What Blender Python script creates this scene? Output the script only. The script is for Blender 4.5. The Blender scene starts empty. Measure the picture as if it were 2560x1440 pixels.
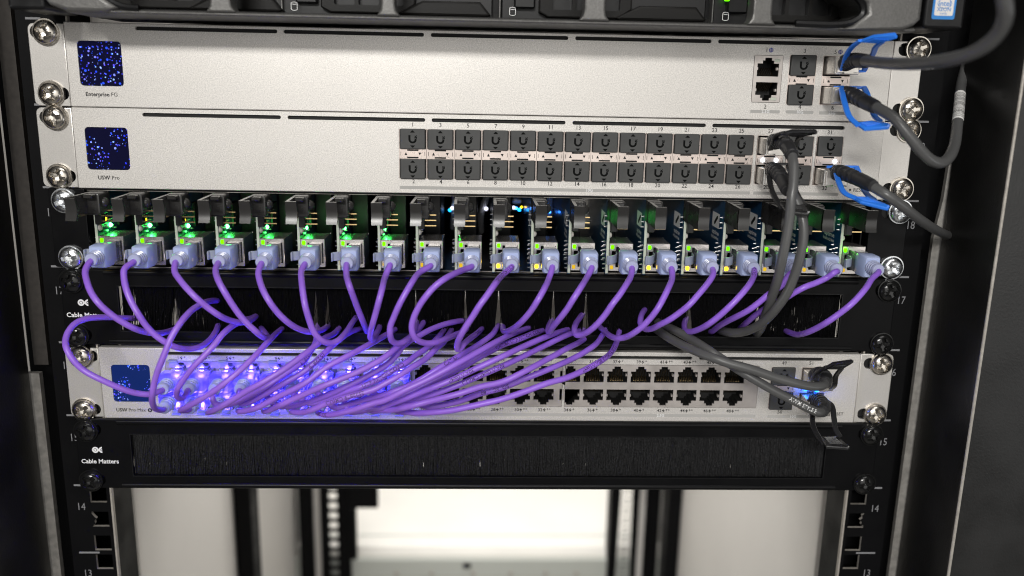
import bpy, bmesh, math, random
from mathutils import Vector, Matrix
from mathutils.geometry import tessellate_polygon
sc = bpy.context.scene
C = sc.collection
S = 0.001                      # everything below is written in millimetres
PI = math.pi
R = random.Random(7)

# ---------------------------------------------------------------- camera
cam_d = bpy.data.cameras.new('camera'); cam = bpy.data.objects.new('camera', cam_d); C.objects.link(cam)
cam_d.sensor_width = 36; cam_d.lens = 2139.47/2560*36
cam.location = (-4.066*S, -479.066*S, 101.917*S)
cam.rotation_euler = (1.3427991, -0.0199200, -0.0330531)
cam_d.clip_start = 0.01; cam_d.clip_end = 50
cam_d.dof.use_dof = True; cam_d.dof.focus_distance = 0.478; cam_d.dof.aperture_fstop = 4.9
sc.camera = cam
# ---------------------------------------------------------------- world and lamps
w = bpy.data.worlds.new('World'); sc.world = w; w.use_nodes = True
bg = w.node_tree.nodes['Background']; bg.inputs[0].default_value = (1.0, .97, .93, 1); bg.inputs[1].default_value = 0.03
def area(name, loc, target, sx, sy, power, col=(1, .98, .945)):
    l = bpy.data.lights.new(name, 'AREA'); l.shape = 'RECTANGLE'; l.size = sx; l.size_y = sy; l.energy = power; l.color = col
    o = bpy.data.objects.new(name, l); C.objects.link(o); o.location = loc
    o.rotation_euler = (Vector(target)-Vector(loc)).to_track_quat('-Z', 'Y').to_euler()
    return o
area('ceiling_panel_front', (-0.45, -2.3, 0.98), (0, 0, 0), .8, .22, 38)
area('ceiling_panel_above', (0.3, -1.1, 1.75), (0, -.1, 0), 1.2, .5, 9)
area('bright_room_in_front', (0.5, -2.2, 0.15), (0, 0, 0), 2.4, 1.2, 13)  # broad soft fill added in front to lift the bezel shadow
area('ceiling_panel_back', (0.0, 1.75, 0.9), (0, .9, -0.55), 1.2, .5, 26)  # fill light added behind the rack to brighten the white cabinet
area('lamp_inside_rack', (0.0, .52, 0.12), (0, .52, -1), .4, .2, 2.5)  # unseen fill added inside the rack to brighten the side panels
area('left_window', (-1.9, -.9, -.45), (0.27, 0, -.12), .9, .35, 4, (.95, .97, 1))  # added side light that gives the right post its sheen
area('right_window', (1.9, -.9, -.55), (-.27, 0, -.2), .9, .3, 3, (.95, .97, 1))  # matching added side light for the left post
vs = sc.view_settings; sc.display_settings.display_device = 'sRGB'
vs.view_transform = 'Standard'; vs.look = 'None'; vs.exposure = 0.08; vs.gamma = 1
sc.cycles.use_denoising = True; sc.cycles.pixel_filter_type = 'BLACKMAN_HARRIS'; sc.cycles.filter_width = 1.05
sc.cycles.max_bounces = 8; sc.cycles.transparent_max_bounces = 12
sc.cycles.sample_clamp_indirect = 4

# ---------------------------------------------------------------- materials
M = {}
def mat(name, col, rough=.5, metal=0, bump=None, var=None, spec=.5, coat=0, trans=0, emit=None, es=0, mottling=None):
    m = bpy.data.materials.new(name); m.use_nodes = True; nt = m.node_tree; N = nt.nodes; L = nt.links
    b = N['Principled BSDF']
    b.inputs['Base Color'].default_value = (*col, 1); b.inputs['Roughness'].default_value = rough; b.inputs['Metallic'].default_value = metal
    b.inputs['Specular IOR Level'].default_value = spec; b.inputs['Coat Weight'].default_value = coat
    if trans: b.inputs['Transmission Weight'].default_value = trans
    if emit: b.inputs['Emission Color'].default_value = (*emit, 1); b.inputs['Emission Strength'].default_value = es
    tc = N.new('ShaderNodeTexCoord') if (bump or var or mottling) else None
    def noise(scale, detail=3):
        n = N.new('ShaderNodeTexNoise'); n.inputs['Scale'].default_value = scale; n.inputs['Detail'].default_value = detail
        L.new(tc.outputs['Object'], n.inputs['Vector']); return n
    if var:
        n = noise(var[0], 4); r = N.new('ShaderNodeMix'); r.data_type = 'RGBA'
        r.inputs[6].default_value = (*[c*(1-var[1]) for c in col], 1); r.inputs[7].default_value = (*[min(1, c*(1+var[1])) for c in col], 1)
        mr = N.new('ShaderNodeMapRange'); mr.inputs[1].default_value = .3; mr.inputs[2].default_value = .7
        L.new(n.outputs['Fac'], mr.inputs[0]); L.new(mr.outputs[0], r.inputs[0]); L.new(r.outputs[2], b.inputs['Base Color'])
    if mottling:
        n = noise(mottling[0], 3); mr = N.new('ShaderNodeMapRange'); mr.inputs[1].default_value = .3; mr.inputs[2].default_value = .7
        mr.inputs[3].default_value = rough-mottling[1]; mr.inputs[4].default_value = rough+mottling[1]
        L.new(n.outputs['Fac'], mr.inputs[0]); L.new(mr.outputs[0], b.inputs['Roughness'])
    if bump:
        n = noise(bump[0], 2); bp = N.new('ShaderNodeBump'); bp.inputs['Strength'].default_value = bump[1]; bp.inputs['Distance'].default_value = bump[2]*S
        L.new(n.outputs['Fac'], bp.inputs['Height']); L.new(bp.outputs['Normal'], b.inputs['Normal'])
    M[name] = m; return m
mat('silver_panel', (.66, .635, .60), .45, .45, bump=(2200, .25, .12), var=(1700, .20), mottling=(14, .05))
mat('silver_ear', (.68, .655, .62), .38, .55, bump=(1700, .35, .15), var=(1500, .07))
mat('port_metal', (.52, .48, .45), .36, .5, var=(90, .12), mottling=(200, .06))
mat('cage_metal', (.66, .57, .52), .32, .55, var=(60, .15), mottling=(400, .08))
mat('module_metal', (.62, .59, .55), .25, .7, bump=(500, .15, .2), var=(150, .12))
mat('nickel', (.60, .56, .50), .27, 1, mottling=(300, .06))
mat('zinc', (.80, .82, .84), .30, 1, bump=(300, .08, .2), mottling=(300, .08))
mat('jack_shell', (.70, .66, .63), .26, .9, var=(60, .06))
mat('black_screw', (.012, .012, .012), .2, .3, spec=.6, mottling=(400, .08))
mat('black_panel', (.0045, .0045, .005), .34, 0, bump=(900, .25, .08), mottling=(60, .05), spec=.15)
mat('black_powder', (.008, .0078, .0075), .42, 0, bump=(700, .6, .15), mottling=(26, .10), spec=.7)
mat('rail_black', (.004, .004, .0045), .5, 0, bump=(800, .3, .08), mottling=(50, .08), spec=.10)
mat('bare_edge', (.42, .39, .35), .5, .3, var=(300, .15))
mat('black_plastic', (.007, .007, .0075), .36, 0, bump=(1500, .25, .05), mottling=(150, .06), spec=.3)
mat('latch_plastic', (.030, .029, .028), .27, 0, mottling=(60, .05))
mat('plug_cap', (.046, .047, .046), .5, 0, bump=(1400, .3, .06), var=(140, .18))
mat('cap_mark', (.002, .002, .002), .6, spec=.1)
mat('dark_hole', (.003, .003, .003), .7)
mat('boot_rubber', (.022, .022, .024), .48, 0, bump=(900, .2, .05))
mat('grey_jacket', (.088, .088, .088), .36, 0, bump=(500, .15, .1), mottling=(120, .07))
mat('purple_jacket', (.300, .135, .71), .36, 0, bump=(160, .12, .3), var=(60, .07), mottling=(90, .06))
mat('blue_tab', (.028, .22, .90), .38, 0, mottling=(200, .06))
mat('black_tab', (.02, .02, .021), .3, 0, mottling=(200, .06))
mat('print_black', (.012, .012, .012), .6)
mat('print_faint', (.42, .41, .39), .6)
mat('print_white', (.80, .80, .80), .6)
mat('print_grey', (.22, .22, .23), .6)
mat('print_blue', (.05, .07, .42), .6)
mat('print_cable', (.05, .02, .12), .6)
mat('pcb_blue', (.007, .055, .14), .35, 0, coat=.3, var=(300, .2))
mat('pcb_edge', (.55, .60, .50), .6, var=(200, .1))
mat('solder', (.75, .75, .74), .3, .9)
mat('gold', (.80, .58, .28), .25, 1)
mat('chip_black', (.01, .01, .01), .4)
mat('resistor', (.45, .38, .28), .5, .2, var=(900, .5))
mat('capacitor', (.75, .30, .02), .5)
mat('button_white', (.62, .60, .54), .5)
mat('server_grey', (.125, .122, .117), .40, .4, bump=(1200, .5, .2), var=(900, .12))
mat('server_dark', (.010, .0095, .009), .36, 0, bump=(900, .3, .1), spec=.15)
mat('bristle_dark', (.007, .007, .0075), .4, 0, spec=.3, var=(1100, .85))
mat('sticker_blue', (.02, .22, .62), .4); mat('sticker_white', (.78, .75, .72), .4)
mat('bristle', (.030, .030, .031), .36, 0, spec=.5, var=(1100, .85))
mat('pale_panel', (.68, .655, .62), .55, var=(8, .03), mottling=(20, .05))
mat('white_enamel', (.80, .78, .73), .4, var=(14, .025))
mat('grey_enamel', (.52, .54, .50), .45)
mat('wall_paint', (.70, .67, .63), .8, var=(3, .03)); mat('floor_vinyl', (.33, .32, .30), .6, var=(5, .06))
mat('brown_steel', (.055, .048, .042), .5, .2, var=(300, .2))  # steel of the upper left strip, its shade put into the colour
mat('galvanised', (.42, .40, .37), .42, .5, var=(260, .2), mottling=(80, .08))
mat('barcode', (.80, .79, .77), .5)
def emis(name, col, s):
    m = bpy.data.materials.new(name); m.use_nodes = True; N = m.node_tree.nodes; N.clear()
    e = N.new('ShaderNodeEmission'); e.inputs[0].default_value = (*col, 1); e.inputs[1].default_value = s
    o = N.new('ShaderNodeOutputMaterial'); m.node_tree.links.new(e.outputs[0], o.inputs[0]); M[name] = m
emis('led_green', (.05, 1, .14), 34); emis('led_lime', (.10, 1, .0), 3.0); emis('led_yellow', (1, .62, .01), 7.0); emis('led_amber_dim', (.9, .55, .03), .9)
emis('led_white', (.75, .88, 1), 9); emis('led_blue', (.03, .22, 1), 12); emis('led_cyan', (.01, .33, 1), 6); emis('port_glow', (.20, .16, 1), 9)
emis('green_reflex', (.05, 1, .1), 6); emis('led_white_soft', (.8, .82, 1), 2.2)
def translucent(name, dif, tr, fac, rough=.25, clear=0):
    m = bpy.data.materials.new(name); m.use_nodes = True; nt = m.node_tree; N = nt.nodes; L = nt.links; N.clear()
    out = N.new('ShaderNodeOutputMaterial')
    d = N.new('ShaderNodeBsdfDiffuse'); d.inputs[0].default_value = (*dif, 1)
    t = N.new('ShaderNodeBsdfTranslucent'); t.inputs[0].default_value = (*tr, 1)
    g = N.new('ShaderNodeBsdfGlossy'); g.inputs[1].default_value = rough; g.inputs[0].default_value = (1, 1, 1, 1)
    a = N.new('ShaderNodeMixShader'); a.inputs[0].default_value = fac; L.new(d.outputs[0], a.inputs[1]); L.new(t.outputs[0], a.inputs[2])
    last = a
    if clear:
        tp = N.new('ShaderNodeBsdfTransparent'); tp.inputs[0].default_value = (.94, .95, 1, 1)
        c = N.new('ShaderNodeMixShader'); c.inputs[0].default_value = clear; L.new(a.outputs[0], c.inputs[1]); L.new(tp.outputs[0], c.inputs[2]); last = c
    f = N.new('ShaderNodeFresnel'); f.inputs[0].default_value = 1.45
    x = N.new('ShaderNodeMixShader'); L.new(f.outputs[0], x.inputs[0]); L.new(last.outputs[0], x.inputs[1]); L.new(g.outputs[0], x.inputs[2])
    L.new(x.outputs[0], out.inputs[0]); M[name] = m
translucent('boot_milky', (.57, .67, 1.0), (.52, .62, 1.0), .22, .22, .07)
translucent('boot_clear', (.30, .34, .80), (.42, .42, 1.0), .6, .2, .42)  # same plug as the milky one, blue socket glow put into its colour
translucent('boot_ridge', (.68, .73, .97), (.6, .68, .98), .35, .18, .12)
translucent('plug_clear', (.55, .57, .62), (.7, .72, .8), .4, .1, .62)
translucent('tab_clear', (.66, .72, .88), (.7, .75, .9), .5, .2, .18)
def screen_mat(name, base, seed, kinds):
    m = bpy.data.materials.new(name); m.use_nodes = True; nt = m.node_tree; N = nt.nodes; L = nt.links
    b = N['Principled BSDF']; b.inputs['Base Color'].default_value = (.004, .004, .012, 1); b.inputs['Roughness'].default_value = .12
    tc = N.new('ShaderNodeTexCoord'); mp = N.new('ShaderNodeMapping'); mp.inputs[1].default_value = (seed, 0, seed*.7); L.new(tc.outputs['Object'], mp.inputs[0])
    total = None
    ns = N.new('ShaderNodeTexNoise'); ns.inputs['Scale'].default_value = 85; ns.inputs['Detail'].default_value = 0; L.new(mp.outputs[0], ns.inputs[0])
    msk = N.new('ShaderNodeMath'); msk.operation = 'GREATER_THAN'; msk.inputs[1].default_value = .42; L.new(ns.outputs[0], msk.inputs[0])
    for sc_, rad, st in kinds:
        v = N.new('ShaderNodeTexVoronoi'); v.voronoi_dimensions = '2D'; v.inputs['Scale'].default_value = sc_; v.inputs['Randomness'].default_value = 1
        sx = N.new('ShaderNodeSeparateXYZ'); L.new(mp.outputs[0], sx.inputs[0]); cx = N.new('ShaderNodeCombineXYZ'); L.new(sx.outputs[0], cx.inputs[0]); L.new(sx.outputs[2], cx.inputs[1]); L.new(cx.outputs[0], v.inputs['Vector'])
        sp = N.new('ShaderNodeSeparateColor'); L.new(v.outputs['Color'], sp.inputs[0])
        rr = N.new('ShaderNodeMath'); rr.operation = 'MULTIPLY'; rr.inputs[1].default_value = rad; L.new(sp.outputs[0], rr.inputs[0])
        lt = N.new('ShaderNodeMath'); lt.operation = 'LESS_THAN'; L.new(v.outputs['Distance'], lt.inputs[0]); L.new(rr.outputs[0], lt.inputs[1])
        mk = N.new('ShaderNodeMath'); mk.operation = 'MULTIPLY'; L.new(lt.outputs[0], mk.inputs[0]); L.new(msk.outputs[0], mk.inputs[1])
        cr = N.new('ShaderNodeValToRGB'); e = cr.color_ramp.elements; e[0].position = 0; e[0].color = (.03, .03, .9, 1); e[1].position = 1; e[1].color = (.30, .55, 1, 1)
        q = e.new(.35); q.color = (.02, .10, 1, 1); q = e.new(.6); q.color = (.16, .10, .95, 1); q = e.new(.8); q.color = (.3, .4, 1, 1)
        L.new(sp.outputs[1], cr.inputs[0])
        ml = N.new('ShaderNodeMix'); ml.data_type = 'RGBA'; ml.blend_type = 'MIX'; L.new(mk.outputs[0], ml.inputs[0]); ml.inputs[6].default_value = (0, 0, 0, 1); L.new(cr.outputs[0], ml.inputs[7])
        if total is None: total = ml.outputs[2]
        else:
            ad = N.new('ShaderNodeMix'); ad.data_type = 'RGBA'; ad.blend_type = 'ADD'; ad.inputs[0].default_value = 1; L.new(total, ad.inputs[6]); L.new(ml.outputs[2], ad.inputs[7]); total = ad.outputs[2]
    ad = N.new('ShaderNodeMix'); ad.data_type = 'RGBA'; ad.blend_type = 'ADD'; ad.inputs[0].default_value = 1; L.new(total, ad.inputs[6]); ad.inputs[7].default_value = (*base, 1)
    L.new(ad.outputs[2], b.inputs['Emission Color']); b.inputs['Emission Strength'].default_value = 1.0
    M[name] = m

# ---------------------------------------------------------------- mesh helpers
class MB:
    def __init__(s): s.v = []; s.f = []; s.m = []
    def add(s, vs_, fs, mi=0):
        o = len(s.v); s.v += [tuple(v) for v in vs_]; s.f += [tuple(i+o for i in f) for f in fs]; s.m += [mi]*len(fs); return s
    def box(s, x0, x1, y0, y1, z0, z1, c=0, mi=0):
        if x0 > x1: x0, x1 = x1, x0
        if y0 > y1: y0, y1 = y1, y0
        if z0 > z1: z0, z1 = z1, z0
        if not c:
            vv = [(x, y, z) for x in (x0, x1) for y in (y0, y1) for z in (z0, z1)]
            return s.add(vv, [(0, 1, 3, 2), (4, 6, 7, 5), (0, 4, 5, 1), (2, 3, 7, 6), (0, 2, 6, 4), (1, 5, 7, 3)], mi)
        A = ((x0, x1), (y0, y1), (z0, z1)); vv = []; ix = {}
        for i in (0, 1):
            for j in (0, 1):
                for k in (0, 1):
                    sg = (i, j, k)
                    for a in range(3):
                        p = [A[d][sg[d]] + (0 if d == a else (c if sg[d] == 0 else -c)) for d in range(3)]
                        ix[i, j, k, a] = len(vv); vv.append(p)
        ff = []
        for a in range(3):
            b, d = [q for q in range(3) if q != a]
            for sa in (0, 1):
                quad = []
                for sb, sd in ((0, 0), (1, 0), (1, 1), (0, 1)):
                    k = [0, 0, 0]; k[a] = sa; k[b] = sb; k[d] = sd; quad.append(ix[k[0], k[1], k[2], a])
                ff.append(quad)
            for sb in (0, 1):
                for sd in (0, 1):
                    k0 = [0, 0, 0]; k0[b] = sb; k0[d] = sd; k1 = list(k0); k1[a] = 1
                    ff.append([ix[k0[0], k0[1], k0[2], b], ix[k1[0], k1[1], k1[2], b], ix[k1[0], k1[1], k1[2], d], ix[k0[0], k0[1], k0[2], d]])
        for i in (0, 1):
            for j in (0, 1):
                for k in (0, 1): ff.append([ix[i, j, k, 0], ix[i, j, k, 1], ix[i, j, k, 2]])
        return s.add(vv, ff, mi)
    def prism(s, loop, y0, y1, holes=(), bev=0, segs=2, mi=0, hole_depth=None, hmi=None, back=True):
        """polygon in x,z pushed from the front y0 to the back y1, with holes"""
        n = len(loop); rings = []
        if bev:
            for k in range(segs+1):
                a = k/segs*PI/2; ins = bev*(1-math.sin(a)); rings.append((inset(loop, ins), y0+bev*(1-math.cos(a))))
        else: rings.append((loop, y0))
        rings.append((loop, y1))
        vv = []; ff = []
        for lp, y in rings: vv += [(x, y, z) for x, z in lp]
        for k in range(len(rings)-1):
            for i in range(n):
                j = (i+1) % n; ff.append((k*n+i, k*n+j, (k+1)*n+j, (k+1)*n+i))
        polys = [[Vector((x, z, 0)) for x, z in rings[0][0]]] + [[Vector((x, z, 0)) for x, z in h] for h in holes]
        flat = [v for p in polys for v in p]
        tris = tessellate_polygon(polys)
        s.add([(v.x, y0, v.y) for v in flat], tris, mi)
        if back and not holes: ff.append(tuple((len(rings)-1)*n+i for i in range(n)))
        elif back and hole_depth is None: s.add([(v.x, y1, v.y) for v in [Vector((x, z, 0)) for x, z in loop]+[v for p in polys[1:] for v in p]], tris, mi)
        s.add(vv, ff, mi)
        for h in holes:
            m = len(h); yb = y1 if hole_depth is None else y0+hole_depth
            s.add([(x, y0, z) for x, z in h]+[(x, yb, z) for x, z in h], [(i, (i+1) % m, m+(i+1) % m, m+i) for i in range(m)], mi if hmi is None else hmi)
        return s
    def tube(s, path, r, n=10, res=5, mi=0, cap=True):
        P = smooth(path, res); F = frames(P); o = []; N_ = len(P)
        for k, p in enumerate(P):
            t, a, b = F[k]; rr = r(k/(N_-1)) if callable(r) else r
            o += [p + rr*(math.cos(2*PI*i/n)*a + math.sin(2*PI*i/n)*b) for i in range(n)]
        ff = [(k*n+i, k*n+(i+1) % n, (k+1)*n+(i+1) % n, (k+1)*n+i) for k in range(N_-1) for i in range(n)]
        if cap: ff += [tuple(range(n)), tuple((N_-1)*n+i for i in range(n))]
        return s.add(o, ff, mi)
    def ribbon(s, path, wd, th, wdir, res=4, mi=0):
        P = smooth(path, res); o = []; N_ = len(P)
        for k, p in enumerate(P):
            t = (P[min(k+1, N_-1)]-P[max(k-1, 0)]).normalized(); u = Vector(wdir); u = (u-t*u.dot(t)).normalized(); v = t.cross(u)
            c = min(wd, th)*.25
            for a, b in ((-wd/2, -th/2+c), (-wd/2+c, -th/2), (wd/2-c, -th/2), (wd/2, -th/2+c), (wd/2, th/2-c), (wd/2-c, th/2), (-wd/2+c, th/2), (-wd/2, th/2-c)): o.append(p+a*u+b*v)
        n = 8
        ff = [(k*n+i, k*n+(i+1) % n, (k+1)*n+(i+1) % n, (k+1)*n+i) for k in range(N_-1) for i in range(n)] + [tuple(range(n)), tuple((N_-1)*n+i for i in range(n))]
        return s.add(o, ff, mi)
    def lathe(s, prof, n=20, c=(0, 0, 0), axis='y', mi=0):
        o = []
        for r, h in prof:
            for i in range(n):
                a = 2*PI*i/n; ca, sa = r*math.cos(a), r*math.sin(a)
                o.append((c[0]+ca, c[1]+h, c[2]+sa) if axis == 'y' else ((c[0]+h, c[1]+ca, c[2]+sa) if axis == 'x' else (c[0]+ca, c[1]+sa, c[2]+h)))
        k = len(prof)
        ff = [(j*n+i, j*n+(i+1) % n, (j+1)*n+(i+1) % n, (j+1)*n+i) for j in range(k-1) for i in range(n)] + [tuple(range(n)), tuple((k-1)*n+i for i in range(n))]
        return s.add(o, ff, mi)
    def poly(s, pts, mi=0): return s.add(pts, [tuple(range(len(pts)))], mi)
    def flat(s, loop, y, mi=0):
        t = tessellate_polygon([[Vector((x, z, 0)) for x, z in loop]]); return s.add([(x, y, z) for x, z in loop], t, mi)
    def text(s, body, x, z, size, y, mi=0, align='CENTER', bold=0, sx=1):
        tv, tf = glyphs(body, align, bold); return s.add([(x+a*size*sx, y, z+b*size) for a, b in tv], tf, mi)
    def xf(s, mtx): s.v = [tuple(mtx @ Vector(v)) for v in s.v]; return s
    def copy(s): q = MB(); q.v = list(s.v); q.f = list(s.f); q.m = list(s.m); return q
    def mesh(s, name, mats, ang=32, off=(0, 0, 0)):
        me = bpy.data.meshes.new(name); me.from_pydata([((v[0]-off[0])*S, (v[1]-off[1])*S, (v[2]-off[2])*S) for v in s.v], [], s.f)
        for m in (mats if isinstance(mats, (list, tuple)) else [mats]): me.materials.append(M[m])
        me.polygons.foreach_set('material_index', s.m)
        b = bmesh.new(); b.from_mesh(me); bmesh.ops.recalc_face_normals(b, faces=b.faces); b.to_mesh(me); b.free()
        me.polygons.foreach_set('use_smooth', [True]*len(me.polygons)); me.set_sharp_from_angle(angle=math.radians(ang)); me.update()
        return me
def inset(loop, d):
    n = len(loop); ar = sum(loop[i][0]*loop[(i+1) % n][1]-loop[(i+1) % n][0]*loop[i][1] for i in range(n)); sg = 1 if ar > 0 else -1; o = []
    for i in range(n):
        p, q, r = Vector(loop[i-1]), Vector(loop[i]), Vector(loop[(i+1) % n])
        a = (q-p).normalized(); b = (r-q).normalized(); na = Vector((-a.y, a.x))*sg; nb = Vector((-b.y, b.x))*sg
        m = (na+nb); m = m/max(.3, (1+na.dot(nb))); o.append(tuple(q+m*d))
    return o
def rrect(x0, x1, z0, z1, r, n=4):
    if x0 > x1: x0, x1 = x1, x0
    if z0 > z1: z0, z1 = z1, z0
    r = r if isinstance(r, (tuple, list)) else (r,)*4; o = []
    for (cx, cz, a0), rr in zip(((x1, z1, 0), (x0, z1, 90), (x0, z0, 180), (x1, z0, 270)), r):
        if rr < .01: o.append((cx, cz)); continue
        mx = cx-rr if cx == x1 else cx+rr; mz = cz-rr if cz == z1 else cz+rr
        o += [(mx+rr*math.cos(math.radians(a0+90*k/n)), mz+rr*math.sin(math.radians(a0+90*k/n))) for k in range(n+1)]
    return o
def smooth(path, res):
    P = [Vector(p) for p in path]
    if res <= 1 or len(P) < 3: return P
    E = [P[0]*2-P[1]]+P+[P[-1]*2-P[-2]]; o = []
    for i in range(1, len(E)-2):
        a, b, c, d = E[i-1:i+3]
        t0 = 0; t1 = t0+max(1e-4, (b-a).length)**.5; t2 = t1+max(1e-4, (c-b).length)**.5; t3 = t2+max(1e-4, (d-c).length)**.5
        for k in range(res):
            t = t1+(t2-t1)*k/res
            A1 = (t1-t)/(t1-t0)*a+(t-t0)/(t1-t0)*b; A2 = (t2-t)/(t2-t1)*b+(t-t1)/(t2-t1)*c; A3 = (t3-t)/(t3-t2)*c+(t-t2)/(t3-t2)*d
            B1 = (t2-t)/(t2-t0)*A1+(t-t0)/(t2-t0)*A2; B2 = (t3-t)/(t3-t1)*A2+(t-t1)/(t3-t1)*A3
            o.append((t2-t)/(t2-t1)*B1+(t-t1)/(t2-t1)*B2)
    o.append(P[-1]); return o
def frames(P):
    o = []; a = None; n = len(P)
    for k in range(n):
        t = (P[min(k+1, n-1)]-P[max(k-1, 0)]).normalized()
        if a is None: a = t.orthogonal().normalized()
        else: a = (a-t*a.dot(t)).normalized()
        o.append((t, a, t.cross(a)))
    return o
_g = {}
def glyphs(body, align, bold):
    k = (body, align, bold)
    if k not in _g:
        cu = bpy.data.curves.new('txt', 'FONT'); cu.body = body; cu.size = 1; cu.align_x = align; cu.align_y = 'CENTER'; cu.offset = bold; cu.resolution_u = 2; cu.fill_mode = 'FRONT'
        ob = bpy.data.objects.new('txt', cu); C.objects.link(ob); dg = bpy.context.evaluated_depsgraph_get(); me = bpy.data.meshes.new_from_object(ob.evaluated_get(dg))
        _g[k] = ([(v.co.x, v.co.y) for v in me.vertices], [tuple(p.vertices) for p in me.polygons])
        bpy.data.objects.remove(ob); bpy.data.curves.remove(cu); bpy.data.meshes.remove(me)
    return _g[k]
def link(name, me, parent=None, loc=None):
    o = bpy.data.objects.new(name, me); C.objects.link(o)
    if parent is not None: o.parent = parent
    if loc is not None: o.location = [c*S for c in loc]
    return o
def thing(name, label, cat, loc=(0, 0, 0), group=None):
    o = bpy.data.objects.new(name, None); C.objects.link(o); o.location = [c*S for c in loc]; o['label'] = label; o['category'] = cat
    o.empty_display_size = .01; o['base'] = list(loc)
    if group: o['group'] = group
    return o
def part(name, mb, mats, parent, ang=32, label=None, kind=None):
    """mb is written in rack coordinates; the parent chain sits at its thing's base without rotation"""
    base = [0, 0, 0]; q = parent
    while q is not None:
        if 'base' in q: base = list(q['base'])
        q = q.parent
    o = link(name, mb.mesh(name, mats, ang, base), parent)
    if label: o['label'] = label
    if kind: o['kind'] = kind
    return o
def tag(o, label, cat, group=None):
    o['label'] = label; o['category'] = cat
    if group: o['group'] = group
    return o
ORD = 'first second third fourth fifth sixth seventh eighth ninth tenth'.split()
def place(i, n):   # i from 0 counted from the nearer end
    if i == 0: return 'leftmost'
    if i == n-1: return 'rightmost'
    return ORD[i]+' from the left' if i < n//2 else ORD[n-1-i]+' from the right'
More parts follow.
